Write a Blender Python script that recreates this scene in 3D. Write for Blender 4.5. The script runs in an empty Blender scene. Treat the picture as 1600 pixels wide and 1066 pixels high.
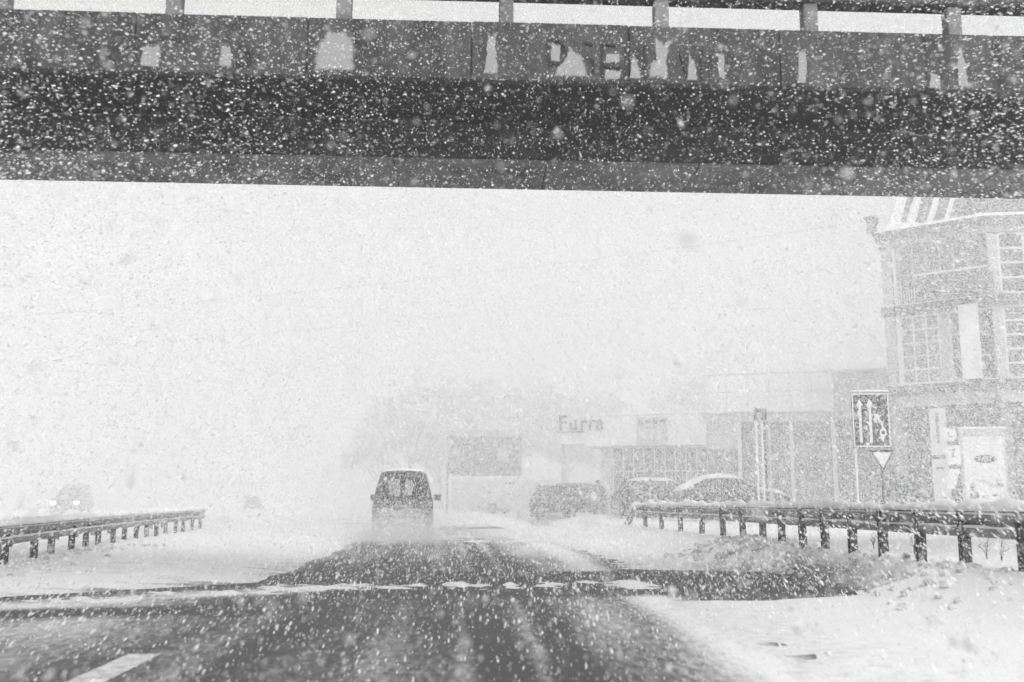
import bpy, bmesh, math, random
import numpy as np
from mathutils import Vector, Matrix
random.seed(7); rng = np.random.default_rng(11)
R = math.radians
sc = bpy.context.scene

# ------------------------------------------------------------------ camera
cam = bpy.data.cameras.new('camera'); camo = bpy.data.objects.new('camera', cam)
sc.collection.objects.link(camo); sc.camera = camo
camo.location = (0, 0, 1.15)
camo.rotation_euler = (R(90 + 9.1635), 0, R(-2.576))
cam.sensor_width = 36; cam.lens = 35.01
cam.clip_start = 0.05; cam.clip_end = 3000
cam.dof.use_dof = True; cam.dof.focus_distance = 24; cam.dof.aperture_fstop = 1.8

# ------------------------------------------------------------------ sky, sun, exposure
SUN_EL, SUN_AZ = 44, 155          # high sun behind the snow cloud, behind the camera
world = bpy.data.worlds.new('World'); sc.world = world; world.use_nodes = True
nt = world.node_tree; nt.nodes.clear()
sky = nt.nodes.new('ShaderNodeTexSky'); sky.sky_type = 'NISHITA'; sky.sun_disc = False
sky.sun_elevation = R(SUN_EL); sky.sun_rotation = R(SUN_AZ); sky.dust_density = 4
bw = nt.nodes.new('ShaderNodeRGBToBW')
mixc = nt.nodes.new('ShaderNodeMix'); mixc.data_type = 'RGBA'
mixc.inputs['Factor'].default_value = 0.85            # the even white snow cloud in front of the blue
mixc.inputs[7].default_value = (3.2, 3.2, 3.2, 1)
bg = nt.nodes.new('ShaderNodeBackground'); bg.inputs['Strength'].default_value = 0.12
wo = nt.nodes.new('ShaderNodeOutputWorld')
nt.links.new(sky.outputs[0], bw.inputs[0]); nt.links.new(bw.outputs[0], mixc.inputs[6])
nt.links.new(mixc.outputs[2], bg.inputs['Color']); nt.links.new(bg.outputs[0], wo.inputs['Surface'])
sun = bpy.data.lights.new('sun', 'SUN'); sun.energy = 1.5; sun.angle = R(40); sun.color = (1, 1, 1)
suno = bpy.data.objects.new('sun', sun); sc.collection.objects.link(suno)
suno.rotation_euler = (R(90 - SUN_EL), 0, R(180 - SUN_AZ)); suno.location = (0, -10, 40)
vs = sc.view_settings; vs.view_transform = 'Standard'; vs.look = 'None'; vs.exposure = 0.96; vs.gamma = 1
sc.cycles.max_bounces = 4; sc.cycles.diffuse_bounces = 3; sc.cycles.volume_bounces = 2
sc.cycles.use_adaptive_sampling = True; sc.cycles.adaptive_threshold = 0.06; sc.cycles.use_denoising = True
sc.cycles.use_light_tree = False; sc.cycles.caustics_reflective = False; sc.cycles.caustics_refractive = False
world.cycles.sampling_method = 'MANUAL'; world.cycles.sample_map_resolution = 256
sc.cycles.glossy_bounces = 2; sc.cycles.transmission_bounces = 2

# ------------------------------------------------------------------ helpers
C = sc.collection
MATS = {}
def mat(name, v, rough=0.8, amp=0.0, scale=4.0, bump=0.0, bscale=30.0, stretch=(1, 1, 1), metal=0.0, emit=0.0):
    """grey principled material, its colour mottled by noise between v*(1-amp) and v*(1+amp)"""
    if name in MATS: return MATS[name]
    m = bpy.data.materials.new(name); m.use_nodes = True; t = m.node_tree
    b = t.nodes['Principled BSDF']; b.inputs['Roughness'].default_value = rough
    b.inputs['Metallic'].default_value = metal
    b.inputs['Base Color'].default_value = (v, v, v, 1)
    if amp or bump:
        tc = t.nodes.new('ShaderNodeTexCoord'); mp = t.nodes.new('ShaderNodeMapping')
        mp.inputs['Scale'].default_value = stretch
        t.links.new(tc.outputs['Object'], mp.inputs[0])
    if amp:
        n = t.nodes.new('ShaderNodeTexNoise'); n.inputs['Scale'].default_value = scale
        n.inputs['Detail'].default_value = 6; n.inputs['Roughness'].default_value = 0.65
        r = t.nodes.new('ShaderNodeValToRGB'); lo, hi = v * (1 - amp), min(0.95, v * (1 + amp))
        r.color_ramp.elements[0].position = 0.3; r.color_ramp.elements[1].position = 0.7
        r.color_ramp.elements[0].color = (lo, lo, lo, 1); r.color_ramp.elements[1].color = (hi, hi, hi, 1)
        t.links.new(mp.outputs[0], n.inputs['Vector']); t.links.new(n.outputs[0], r.inputs[0])
        t.links.new(r.outputs[0], b.inputs['Base Color'])
    if bump:
        n2 = t.nodes.new('ShaderNodeTexNoise'); n2.inputs['Scale'].default_value = bscale; n2.inputs['Detail'].default_value = 5
        bp = t.nodes.new('ShaderNodeBump'); bp.inputs['Strength'].default_value = bump; bp.inputs['Distance'].default_value = 0.05
        t.links.new(mp.outputs[0], n2.inputs['Vector']); t.links.new(n2.outputs[0], bp.inputs['Height'])
        t.links.new(bp.outputs[0], b.inputs['Normal'])
    if emit:
        b.inputs['Emission Color'].default_value = (1, 1, 1, 1); b.inputs['Emission Strength'].default_value = emit
    MATS[name] = m; return m

SNOW = mat('snow', 0.8, 0.9, 0.05, 1.5, 0.5, 6)
DECK = mat('wet_dark_concrete', 0.052, 0.75, 0.9, 1.6, 0.3, 12, (2.2, 1, 0.55))
GIRD = mat('grey_concrete', 0.045, 0.8, 0.85, 1.1, 0.25, 10, (0.6, 1, 1))
DECK_SHADE = mat('shade_dark_deck_soffit', 0.02, 0.85, 0.3, 2.2, 0.3, 12)  # deck slab concrete, shade of the overhang recess put into its near-black colour
PEEL = None
SOFF = mat('pale_post_and_bounce_lit_soffit', 0.17, 0.8, 0.6, 1.2, 0.25, 10)  # pale post concrete; on the girder soffit, snow bounce put into the colour
PATCH = mat('whitewash', 0.33, 0.85, 0.5, 5)
INK = mat('black_paint', 0.02, 0.7)
STEEL = mat('galvanised_steel', 0.2, 0.55, 0.45, 5, 0.15, 20, (0.4, 1, 1))
POST = mat('weathered_post', 0.07, 0.7, 0.4, 8)
GLASS = mat('dark_glass', 0.035, 0.12)
PANE = mat('shop_pane', 0.12, 0.15, 0.4, 0.8)
FRAME = mat('pale_frame', 0.78, 0.5)
DFRAME = mat('dark_frame', 0.06, 0.5)
RUBBER = mat('tyre_rubber', 0.025, 0.9)
CHROME = mat('wheel_alloy', 0.35, 0.4)
WALLG = mat('grey_render', 0.34, 0.85, 0.15, 1.2)
WALLD = mat('dark_stone_cladding', 0.13, 0.8, 0.3, 2.0)
WALLL = mat('light_cladding', 0.9, 0.6, 0.06, 0.7)
WALLM = mat('mid_cladding', 0.5, 0.7, 0.1, 0.7)
SLATE = mat('dark_slate', 0.07, 0.7, 0.4, 5)
BARK = mat('dark_bark', 0.09, 0.9, 0.4, 6)
LAMPM = mat('lit_headlamp', 0.9, 0.3, emit=60.0)
LENS = mat('lamp_lens', 0.12, 0.2)
PLATE = mat('number_plate', 0.55, 0.4)
CLOTH = mat('dark_cloth', 0.03, 0.95)
SKIN = mat('skin', 0.35, 0.6)

def meta(o, label=None, cat=None, group=None, kind=None):
    if label: o['label'] = label
    if cat: o['category'] = cat
    if group: o['group'] = group
    if kind: o['kind'] = kind
    return o
def empty(name, loc=(0, 0, 0), rz=0, label=None, cat=None, group=None):
    o = bpy.data.objects.new(name, None); C.objects.link(o); o.location = loc; o.rotation_euler = (0, 0, rz)
    o.empty_display_size = 0.2
    return meta(o, label, cat, group)
def mesh_obj(name, verts, faces, m, parent=None, smooth=False):
    me = bpy.data.meshes.new(name); me.from_pydata([tuple(v) for v in verts], [], [tuple(f) for f in faces]); me.update()
    if smooth:
        for p in me.polygons: p.use_smooth = True
    me.materials.append(m)
    o = bpy.data.objects.new(name, me); C.objects.link(o)
    if parent: o.parent = parent
    return o
def bm_obj(name, bm, m, parent=None, smooth=False):
    bmesh.ops.recalc_face_normals(bm, faces=bm.faces)
    me = bpy.data.meshes.new(name); bm.to_mesh(me); bm.free()
    if smooth:
        for p in me.polygons: p.use_smooth = True
    me.materials.append(m)
    o = bpy.data.objects.new(name, me); C.objects.link(o)
    if parent: o.parent = parent
    return o
def box_bm(bm, x0, x1, y0, y1, z0, z1, bev=0.0, M=None):
    vs_ = [bm.verts.new((x, y, z)) for x in (x0, x1) for y in (y0, y1) for z in (z0, z1)]
    fs = [bm.faces.new([vs_[i] for i in f]) for f in ((0, 1, 3, 2), (4, 6, 7, 5), (0, 4, 5, 1), (2, 3, 7, 6), (0, 2, 6, 4), (1, 5, 7, 3))]
    if bev:
        es = list({e for f in fs for e in f.edges})
        r = bmesh.ops.bevel(bm, geom=es, offset=bev, segments=1, affect='EDGES', profile=0.5)
        vs_ = list({v for f in r['faces'] for v in f.verts} | {v for v in vs_ if v.is_valid})
    if M is not None: bmesh.ops.transform(bm, matrix=M, verts=[v for v in vs_ if v.is_valid])
def box(name, x0, x1, y0, y1, z0, z1, m, parent=None, bev=0.0):
    bm = bmesh.new(); box_bm(bm, x0, x1, y0, y1, z0, z1, bev); return bm_obj(name, bm, m, parent)
def tube(bm, p0, p1, r0, r1, n=8, caps=True):
    p0, p1 = Vector(p0), Vector(p1); d = (p1 - p0)
    if d.length < 1e-6: return
    q = d.to_track_quat('Z', 'Y')
    a = []; b = []
    for i in range(n):
        w = 2 * math.pi * i / n; e = Vector((math.cos(w), math.sin(w), 0))
        a.append(bm.verts.new(p0 + q @ (e * r0))); b.append(bm.verts.new(p1 + q @ (e * r1)))
    for i in range(n):
        j = (i + 1) % n; bm.faces.new((a[i], a[j], b[j], b[i]))
    if caps: bm.faces.new(a[::-1]); bm.faces.new(b)
def loft(rings, close=True, cap=True):
    """rings of equal length -> verts, faces"""
    n = len(rings[0]); V = [p for r in rings for p in r]; F = []
    for k in range(len(rings) - 1):
        for i in range(n if close else n - 1):
            j = (i + 1) % n
            F.append((k * n + i, k * n + j, (k + 1) * n + j, (k + 1) * n + i))
    if cap:
        F.append(tuple(range(n))[::-1]); F.append(tuple((len(rings) - 1) * n + i for i in range(n)))
    return V, F
def loft_obj(name, rings, m, parent=None, close=True, cap=True, smooth=False):
    V, F = loft(rings, close, cap); bm = bmesh.new()
    vv = [bm.verts.new(v) for v in V]
    for f in F:
        try: bm.faces.new([vv[i] for i in f])
        except ValueError: pass
    return bm_obj(name, bm, m, parent, smooth)
def text_obj(name, s, size, depth, m, parent, M):
    cu = bpy.data.curves.new(name, 'FONT'); cu.body = s; cu.size = size; cu.extrude = depth; cu.align_x = 'LEFT'
    cu.resolution_u = 3; cu.offset = .012 * size
    t = bpy.data.objects.new('tmp_text', cu); C.objects.link(t)
    dg = bpy.context.evaluated_depsgraph_get(); me = bpy.data.meshes.new_from_object(t.evaluated_get(dg))
    w = t.dimensions.x
    bpy.data.objects.remove(t); bpy.data.curves.remove(cu)
    me.name = name; me.materials.clear(); me.materials.append(m)
    o = bpy.data.objects.new(name, me); C.objects.link(o); o.parent = parent; o.matrix_local = M
    return o, w

# 2-D value noise in numpy
_perm = rng.random((256, 256))
def vnoise(x, y):
    xi = np.floor(x).astype(int); yi = np.floor(y).astype(int); fx = x - xi; fy = y - yi
    fx = fx * fx * (3 - 2 * fx); fy = fy * fy * (3 - 2 * fy)
    g = lambda a, b: _perm[a & 255, b & 255]
    return ((g(xi, yi) * (1 - fx) + g(xi + 1, yi) * fx) * (1 - fy) + (g(xi, yi + 1) * (1 - fx) + g(xi + 1, yi + 1) * fx) * fy)
def fbm(x, y, o=4):
    s = 0; a = 0.5; t = 0
    for k in range(o):
        s = s + a * vnoise(x * 2 ** k + 17.3 * k, y * 2 ** k + 9.1 * k); t += a; a *= 0.5
    return s / t
def sstep(a, b, x):
    t = np.clip((x - a) / (b - a), 0, 1); return t * t * (3 - 2 * t)
def bend(Y):                                   # the road swings to the left far ahead
    return -0.0040 * np.maximum(np.asarray(Y, float) - 22, 0) ** 2

# ------------------------------------------------------------------ ground under snow
RAIL_R = lambda Y: 6.26 - 0.0341 * Y           # line of the right guardrail
RY = [10.45, 11.65, 12.73, 13.8, 14.83, 15.86, 16.83, 17.86, 18.88, 20.1, 21.5, 23.2, 25.2, 27.3, 29.4]
def rail_l(Y):
    return -7.25 - 0.16 * (Y - 17) + 0.0026 * (Y - 17) ** 2
def snow_height(X, Y):
    """height of the snow surface; below 0 the bare road shows through"""
    b = bend(Y); x = X - b
    n1 = fbm(X * 0.9, Y * 0.5 + 3, 4) - 0.5; n2 = fbm(X * 4 + 7, Y * 3, 3) - 0.5; n3 = fbm(X * 0.25, Y * 0.2, 3) - 0.5
    # right edge of the bare road
    strip = sstep(12.0, 12.9, Y + 0.15 * (X - 2)+ n1 * .8) * (1 - sstep(16.6, 17.6, Y + n1 * .9))
    er = np.where(Y < 12.5, 2.25 + 0.15 * n1, 2.9 - 0.035 * (Y - 17))
    er = er + strip * (5.0 - er) + n1 * 0.5 + n2 * 0.12
    d = x - er
    hr = np.clip(d * 0.028 + .03 * n2 * (1 - sstep(.5, 1.5, d)), -0.08, 0.09)
    bank = sstep(0.0, 1.0, (X - (RAIL_R(Y) - 1.5 + .7 * strip)) / (1.4 - .6 * strip))
    hr = np.where(d > 0, hr + bank * (0.34 + 0.05 * n3), hr)
    clod = sstep(11.0, 13, Y) * (1 - sstep(18, 22, Y)) * sstep(0.1, 0.5, bank) * (1 - sstep(0.3, 1.0, X - RAIL_R(Y)))
    hr = hr + np.where(d > 0, clod * (0.22 * np.abs(n2) + 0.1 * (fbm(X * 9, Y * 7, 2) - 0.45)), 0)
    # left edge
    el = -3.0 + 0.0 * Y + n1 * 0.5 + n2 * 0.1
    front = 15.2 + (x + 2.6) * 0.80 + n1 * 0.35        # the snow mass on the left begins behind this line
    dl = np.minimum(el - x, (Y - front) * 0.9)
    hl = np.clip(dl * 0.07, -0.08, 0.10) + 0.10 * sstep(0.5, 4.0, dl) * (0.8 + 0.6 * n3)
    med = np.exp(-((X - (rail_l(Y) - 0.75)) / 0.75) ** 2) * sstep(12, 15, Y)
    hl = hl + np.where(dl > 0, med * (0.06 + 0.2 * n2 + 0.2 * n1), 0)
    h = np.maximum(hr, hl)
    # blown patches of snow left on the sheltered strip
    for (px_, py_, rx, ry) in ((-2.1, 13.9, .75, .5), (-1.15, 14.0, .45, .4), (-.15, 14.3, .16, .45), (.25, 13.9, .13, .5), (.62, 14.1, .10, .55),
                               (1.15, 14.3, .25, .45), (2.3, 14.3, .38, .65), (-3.2, 13.2, .8, .35), (-4.3, 12.4, .8, .3), (-.6, 14.2, .2, .3), (1.7, 14.7, .2, .25)):
        q = ((X - px_) / rx) ** 2 + ((Y - py_) / ry) ** 2
        h = np.maximum(h, 0.02 * (1 - q) + 0.10 * (fbm(X * 6 + Y * 3, Y * 5, 3) - .5) - 0.008)
    # beyond 24 m the road is drifted over in sheets
    drift = sstep(23, 34, Y) * (n1 * 0.16 + n2 * 0.05 - 0.012 + 0.02 * sstep(30, 60, Y)) - .06 * (1 - sstep(23, 29, Y))
    h = np.where((h < 0.012), np.maximum(h, drift), h)
    h = np.where(h > .02, h + .018 * n2 + .012 * (fbm(X * 11, Y * 5, 2) - .5), h)
    # general ground: car park right, fields
    far = sstep(7, 12, X) * 0.10 + 0.5 * sstep(90, 220, Y) * n3
    h = np.where(X > RAIL_R(Y), np.maximum(h, 0.36 + far + 0.04 * n1), h)
    h = np.where(Y > 34, np.maximum(h, np.where(X > 4.5, 0.42 + .03 * n1, h)), h)
    return h
def axis(spec):
    out = []
    for a, b, s in spec: out += list(np.arange(a, b, s))
    return np.array(out + [spec[-1][1]])
gx = axis([(-500, -100, 50), (-100, -30, 7), (-30, -12, 0.6), (-12, -7, .2), (-7, 6.6, 0.085), (6.6, 12, .3), (12, 30, 1.2), (30, 100, 7), (100, 500, 50)])
gy = axis([(-30, 4, 2), (4, 9, 0.16), (9, 19, 0.075), (19, 32, .16), (32, 60, 0.8), (60, 120, 4), (120, 700, 40)])
GX, GY = np.meshgrid(gx, gy); GZ = snow_height(GX, GY)
def grid_mesh(name, X, Y, Z, m, parent=None, attr=None):
    ny, nx = X.shape
    co = np.stack([X, Y, Z], -1).reshape(-1, 3).astype(np.float32)
    i = np.arange(ny * nx).reshape(ny, nx)
    q = np.stack([i[:-1, :-1], i[:-1, 1:], i[1:, 1:], i[1:, :-1]], -1).reshape(-1, 4).astype(np.int32)
    me = bpy.data.meshes.new(name)
    me.vertices.add(len(co)); me.vertices.foreach_set('co', co.ravel())
    me.loops.add(q.size); me.loops.foreach_set('vertex_index', q.ravel())
    me.polygons.add(len(q)); me.polygons.foreach_set('loop_start', np.arange(0, q.size, 4, dtype=np.int32))
    me.polygons.foreach_set('use_smooth', np.ones(len(q), bool))
    me.update(calc_edges=True)
    for k, v in (attr or {}).items():
        a = me.attributes.new(k, 'FLOAT', 'POINT'); a.data.foreach_set('value', v.ravel().astype(np.float32))
    me.materials.append(m)
    o = bpy.data.objects.new(name, me); C.objects.link(o)
    if parent: o.parent = parent
    return o
def cover_mat(name, lo, hi, attr, fine, stretch, rough, thr):
    """two surface colours (lo: bare, hi: snow) shared out by a measured cover attribute broken up by noise"""
    m = bpy.data.materials.new(name); m.use_nodes = True; t = m.node_tree; b = t.nodes['Principled BSDF']
    b.inputs['Roughness'].default_value = rough
    at = t.nodes.new('ShaderNodeAttribute'); at.attribute_name = attr
    tc = t.nodes.new('ShaderNodeTexCoord'); mp = t.nodes.new('ShaderNodeMapping'); mp.inputs['Scale'].default_value = stretch
    n = t.nodes.new('ShaderNodeTexNoise'); n.inputs['Scale'].default_value = fine; n.inputs['Detail'].default_value = 8; n.inputs['Roughness'].default_value = .75
    t.links.new(tc.outputs['Object'], mp.inputs[0]); t.links.new(mp.outputs[0], n.inputs['Vector'])
    ad = t.nodes.new('ShaderNodeMath'); ad.operation = 'ADD'; t.links.new(at.outputs['Fac'], ad.inputs[0]); t.links.new(n.outputs[0], ad.inputs[1])
    mr = t.nodes.new('ShaderNodeMapRange'); mr.interpolation_type = 'SMOOTHSTEP'
    mr.inputs['From Min'].default_value = thr[0]; mr.inputs['From Max'].default_value = thr[1]
    t.links.new(ad.outputs[0], mr.inputs['Value'])
    mx = t.nodes.new('ShaderNodeMix'); mx.data_type = 'RGBA'; mx.inputs[6].default_value = (lo, lo, lo, 1); mx.inputs[7].default_value = (hi, hi, hi, 1)
    t.links.new(mr.outputs[0], mx.inputs['Factor']); t.links.new(mx.outputs[2], b.inputs['Base Color'])
    n2 = t.nodes.new('ShaderNodeTexNoise'); n2.inputs['Scale'].default_value = 22; n2.inputs['Detail'].default_value = 6
    bp = t.nodes.new('ShaderNodeBump'); bp.inputs['Strength'].default_value = .5; bp.inputs['Distance'].default_value = .02
    t.links.new(tc.outputs['Object'], n2.inputs['Vector']); t.links.new(n2.outputs[0], bp.inputs['Height']); t.links.new(bp.outputs[0], b.inputs['Normal'])
    return m
# clean: 1 = clean snow, 0 = grit and road spray frozen into it
n = fbm(GX * 2.2, GY * 1.1, 5)
bankd = np.exp(-((GX - (RAIL_R(GY) - 0.9)) / 0.7) ** 2) * sstep(11, 12.5, GY) * (1 - sstep(17.5, 21, GY))
edge = (1 - sstep(0.0, 0.07, GZ)) * sstep(-.02, 0, GZ)
streak = sstep(0.56, 0.68, fbm((GX + bend(GY)) * 1.2 + .4 * GY, GY * 6, 4)) * sstep(-9, -6, GX) * (1 - sstep(-2, 0, GX)) * sstep(12, 14, GY) * (1 - sstep(17, 22, GY))
shel = sstep(12.2, 13.2, GY) * (1 - sstep(15.8, 17.4, GY)) * sstep(3.8, 4.6, GX) * (1 - sstep(4.9, 6.0, GX + .8 * (n - .5)))
clean = np.clip(1.0 - 0.65 * bankd * sstep(0.38, 0.6, n) - 0.34 * edge - 0.35 * streak - .5 * shel, 0, 1)
GROUND = cover_mat('snow_cover_with_grit', 0.13, 0.76, 'clean', 7, (1, 1, 1), 0.9, (0.55, 1.35))
meta(grid_mesh('ground', GX, GY, GZ, GROUND, attr={'clean': clean}), kind='structure')

# ------------------------------------------------------------------ road
rx = np.concatenate([np.arange(-13, -4, .3), np.arange(-4, 3.4, .06), np.arange(3.4, 5.65, .15)]); ry = axis([(-20, 4, 2), (4, 20, .11), (20, 36, .3), (36, 140, 2)])
RX, RYY = np.meshgrid(rx, ry)
x = RX
ridge = lambda c, w: np.exp(-((x + 0.25 * (fbm(RYY * .35 + c, RYY * 0 + c, 2) - .5) - c) / w) ** 2)
dust = (0.045 + 0.30 * (fbm(x * 2.2, RYY * .3, 4) - .5)
        + 0.20 * ridge(0.55, .06) + 0.18 * ridge(-0.02, .07) + 0.10 * ridge(-.6, .15) + 0.16 * ridge(1.45, .42) + 0.62 * ridge(2.2, .36)
        - 0.15 * ridge(0.82, .13) - 0.15 * ridge(0.25, .12) - .10 * ridge(-1.6, .2) + .10 * ridge(-2.0, .2)
        + 0.26 * sstep(-2.3, -3.6, x) * (0.2 + fbm(x * .8, RYY * .8, 3)))
under = sstep(12.0, 12.8, RYY - .1 * x) * (1 - sstep(16.6, 17.4, RYY))
band = np.exp(-((RYY - (10.9 + .22 * (x + 4.5))) / .45) ** 2) * sstep(-1.2, -2.6, x)      # wet dark band across the left lane
slush = np.exp(-((RYY - (12.2 + .62 * (x + 4.5))) / .75) ** 2) * sstep(-1.0, -2.4, x)
dust = (dust - .06) * (1 - .9 * under) - .12 * under - .45 * band + .42 * slush * (.5 + fbm(x * 1.5, RYY * 7, 3)) + .22 * sstep(17, 24, RYY) * (fbm(x * .9, RYY * .35, 3))
dust = np.clip(dust, -.2, 1)
ASPH = cover_mat('asphalt_with_snow_dust', 0.032, 0.75, 'dust', 9, (1.6, .45, 1), 0.6, (0.42, 1.12))
meta(grid_mesh('road', RX + bend(RYY), RYY, RX * 0, ASPH, attr={'dust': dust}), kind='structure')
PAINT = mat('worn_road_paint', 0.5, 0.7, 0.5, 9, .2, 40)
for k, (y0, y1) in enumerate(((4.9, 8.0), )):
    mk = mesh_obj('lane_marking', [(-2.57, y0, .004), (-2.32, y0, .004), (-2.32, y1, .004), (-2.57, y1, .004)], [(0, 1, 2, 3)], PAINT)
    meta(mk, kind='structure')

# ------------------------------------------------------------------ footbridge over the road
br = empty('footbridge', (0.5, 12.9, 0), 0, 'dark wet concrete footbridge crossing high over the road', 'bridge')
br.rotation_euler = (0, R(0.3), 0)
ox, oy = -0.5, -12.9
def bb(name, x0, x1, y0, y1, z0, z1, m, bev=0.0, parent=br):
    return box(name, x0 + ox, x1 + ox, y0 + oy, y1 + oy, z0, z1, m, parent, bev)
bb('deck_slab', -15, 17, 11.0, 15.0, 6.07, 6.66, DECK_SHADE)
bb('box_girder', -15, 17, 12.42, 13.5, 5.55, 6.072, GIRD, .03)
for k in range(16): bb('bounce_lit_soffit', -15 + 2 * k, -13.02 + 2 * k, 12.40, 13.52, 5.50, 5.546, SOFF, .008)  # added panels, paler than the girder: snow bounce light painted on its underside
bb('kerb_beam', -15, 17, 14.9, 15.08, 6.0, 6.7, DECK, .02)
posts = [-13.0, -11.1, -9.2, -7.35, -5.43, -3.47, -1.51, .39, 2.23, 4.02, 5.77, 7.5, 9.2, 10.9, 12.6, 14.3]
for a, b_ in zip(posts[:-1], posts[1:]):                      # fascia panels with open joints
    p_ = bb('fascia_panel', a - .40, b_ - .407, 10.90, 11.0, 5.97 + random.uniform(-.006, .006), 6.69 + random.uniform(-.004, .004), DECK, .012)
    p_.location.y = random.uniform(-.006, .006)
for a in posts:
    bb('parapet_post', a - .085, a + .085, 10.92, 11.09, 6.66, 7.05, SOFF, .012)
    bb('parapet_post', a - .085, a + .085, 14.91, 15.07, 6.66, 7.05, DECK, .012)
bb('handrail_beam', -15, 17, 10.88, 11.13, 7.045, 7.27, DECK, .02)
bb('handrail_beam', -15, 17, 14.88, 15.12, 7.045, 7.27, DECK, .02)
for xx in (-12.6, 14.6): bb('pier', xx - .45, xx + .45, 12.5, 13.42, -.2, 5.56, GIRD, .06)
def patch(pts, m, name='paint_patch', y=10.886):
    V = [(X + ox, y + oy, Z) for X, Z in pts] + [(X + ox, y + .008 + oy, Z) for X, Z in pts]; k = len(pts)
    F = [tuple(range(k)), tuple(range(2 * k - 1, k - 1, -1))] + [(i, (i + 1) % k, (i + 1) % k + k, i + k) for i in range(k)]
    bm = bmesh.new(); vv = [bm.verts.new(v) for v in V]
    for f in F: bm.faces.new([vv[i] for i in f])
    return bm_obj(name, bm, m, br)
def worn_patch(pts):
    """brushed-on whitewash: solid in the middle, worn away towards the rim"""
    global PEEL
    if PEEL is None:
        PEEL = bpy.data.materials.new('worn_whitewash'); PEEL.use_nodes = True; t = PEEL.node_tree; b = t.nodes['Principled BSDF']
        b.inputs['Base Color'].default_value = (.33, .33, .33, 1); b.inputs['Roughness'].default_value = .85
        at = t.nodes.new('ShaderNodeAttribute'); at.attribute_name = 'paint'; tc = t.nodes.new('ShaderNodeTexCoord')
        n_ = t.nodes.new('ShaderNodeTexNoise'); n_.inputs['Scale'].default_value = 14; n_.inputs['Detail'].default_value = 6; n_.inputs['Roughness'].default_value = .7
        ad = t.nodes.new('ShaderNodeMath'); ad.operation = 'ADD'; mr = t.nodes.new('ShaderNodeMapRange'); mr.interpolation_type = 'SMOOTHSTEP'
        mr.inputs['From Min'].default_value = .72; mr.inputs['From Max'].default_value = 1.35
        t.links.new(tc.outputs['Object'], n_.inputs['Vector']); t.links.new(at.outputs['Fac'], ad.inputs[0]); t.links.new(n_.outputs[0], ad.inputs[1]); t.links.new(ad.outputs[0], mr.inputs['Value']); t.links.new(mr.outputs[0], b.inputs['Alpha'])
    k = len(pts); cx = sum(p[0] for p in pts) / k; cz = sum(p[1] for p in pts) / k
    V = [(cx + ox, 10.884 + oy, cz)]; val = [1.0]
    for f_, v in ((.72, .95), (1.22, 0.0)):
        for p in pts: V.append((cx + (p[0] - cx) * f_ + ox, 10.884 + oy, max(5.985, cz + (p[1] - cz) * f_))); val.append(v)
    F = [(0, 1 + i, 1 + (i + 1) % k) for i in range(k)] + [(1 + i, 1 + k + i, 1 + k + (i + 1) % k, 1 + (i + 1) % k) for i in range(k)]
    o = mesh_obj('paint_patch', V, F, PEEL, br); a = o.data.attributes.new('paint', 'FLOAT', 'POINT'); a.data.foreach_set('value', np.array(val, np.float32))
def ragged(pts, j=.018, seg=3):
    out = []
    for i, p in enumerate(pts):
        q = pts[(i + 1) % len(pts)]
        for s in range(seg):
            t = s / seg; out.append((p[0] + (q[0] - p[0]) * t + random.uniform(-j, j), p[1] + (q[1] - p[1]) * t + random.uniform(-j, j)))
    return out
for pts in ([(-3.79, 6.02), (-3.57, 6.02), (-3.57, 6.28), (-3.77, 6.27)], [(-1.83, 6.0), (-1.36, 6.0), (-1.36, 6.36), (-1.45, 6.5), (-1.66, 6.53), (-1.78, 6.36)],
            [(.12, 6.02), (.31, 6.01), (.27, 6.28), (.26, 6.52), (.17, 6.52), (.16, 6.28)], [(3.80, 5.98), (3.92, 5.98), (3.93, 6.42), (3.84, 6.42)],
            [(5.74, 5.97), (5.86, 5.97), (5.84, 6.33), (5.80, 6.52), (5.74, 6.35)], [(5.38, 5.97), (5.52, 5.97), (5.52, 6.16), (5.40, 6.2)],
            [(-2.9, 6.05), (-2.75, 6.05), (-2.78, 6.3), (-2.88, 6.28)],
            [(.94, 6.02), (1.36, 6.01), (1.26, 6.3), (1.15, 6.38), (1.05, 6.3)], [(1.53, 6.01), (1.72, 6.01), (1.73, 6.11), (1.53, 6.12)], [(1.55, 6.21), (1.72, 6.21), (1.72, 6.32), (1.56, 6.32)],
            [(1.83, 6.01), (1.96, 6.01), (1.92, 6.27), (1.86, 6.3)], [(2.06, 6.01), (2.28, 6.01), (2.27, 6.3), (2.34, 6.54), (2.24, 6.46), (2.14, 6.55), (2.14, 6.25), (2.06, 6.2)],
            [(2.50, 6.0), (2.63, 6.0), (2.61, 6.22), (2.53, 6.36)], [(2.88, 6.05), (2.96, 6.05), (2.95, 6.36), (2.87, 6.36)], [(.91, 6.2), (1.02, 6.2), (1.02, 6.42), (.91, 6.42)]):
    worn_patch(ragged(pts, .010, 5))
def stroke(a, b_, w=.028):
    d = Vector((b_[0] - a[0], b_[1] - a[1])).normalized(); nn = Vector((-d.y, d.x)) * w / 2
    patch([(a[0] + nn.x, a[1] + nn.y), (a[0] - nn.x, a[1] - nn.y), (b_[0] - nn.x, b_[1] - nn.y), (b_[0] + nn.x, b_[1] + nn.y)], INK, 'faded_letter_stroke', 10.879)
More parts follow.
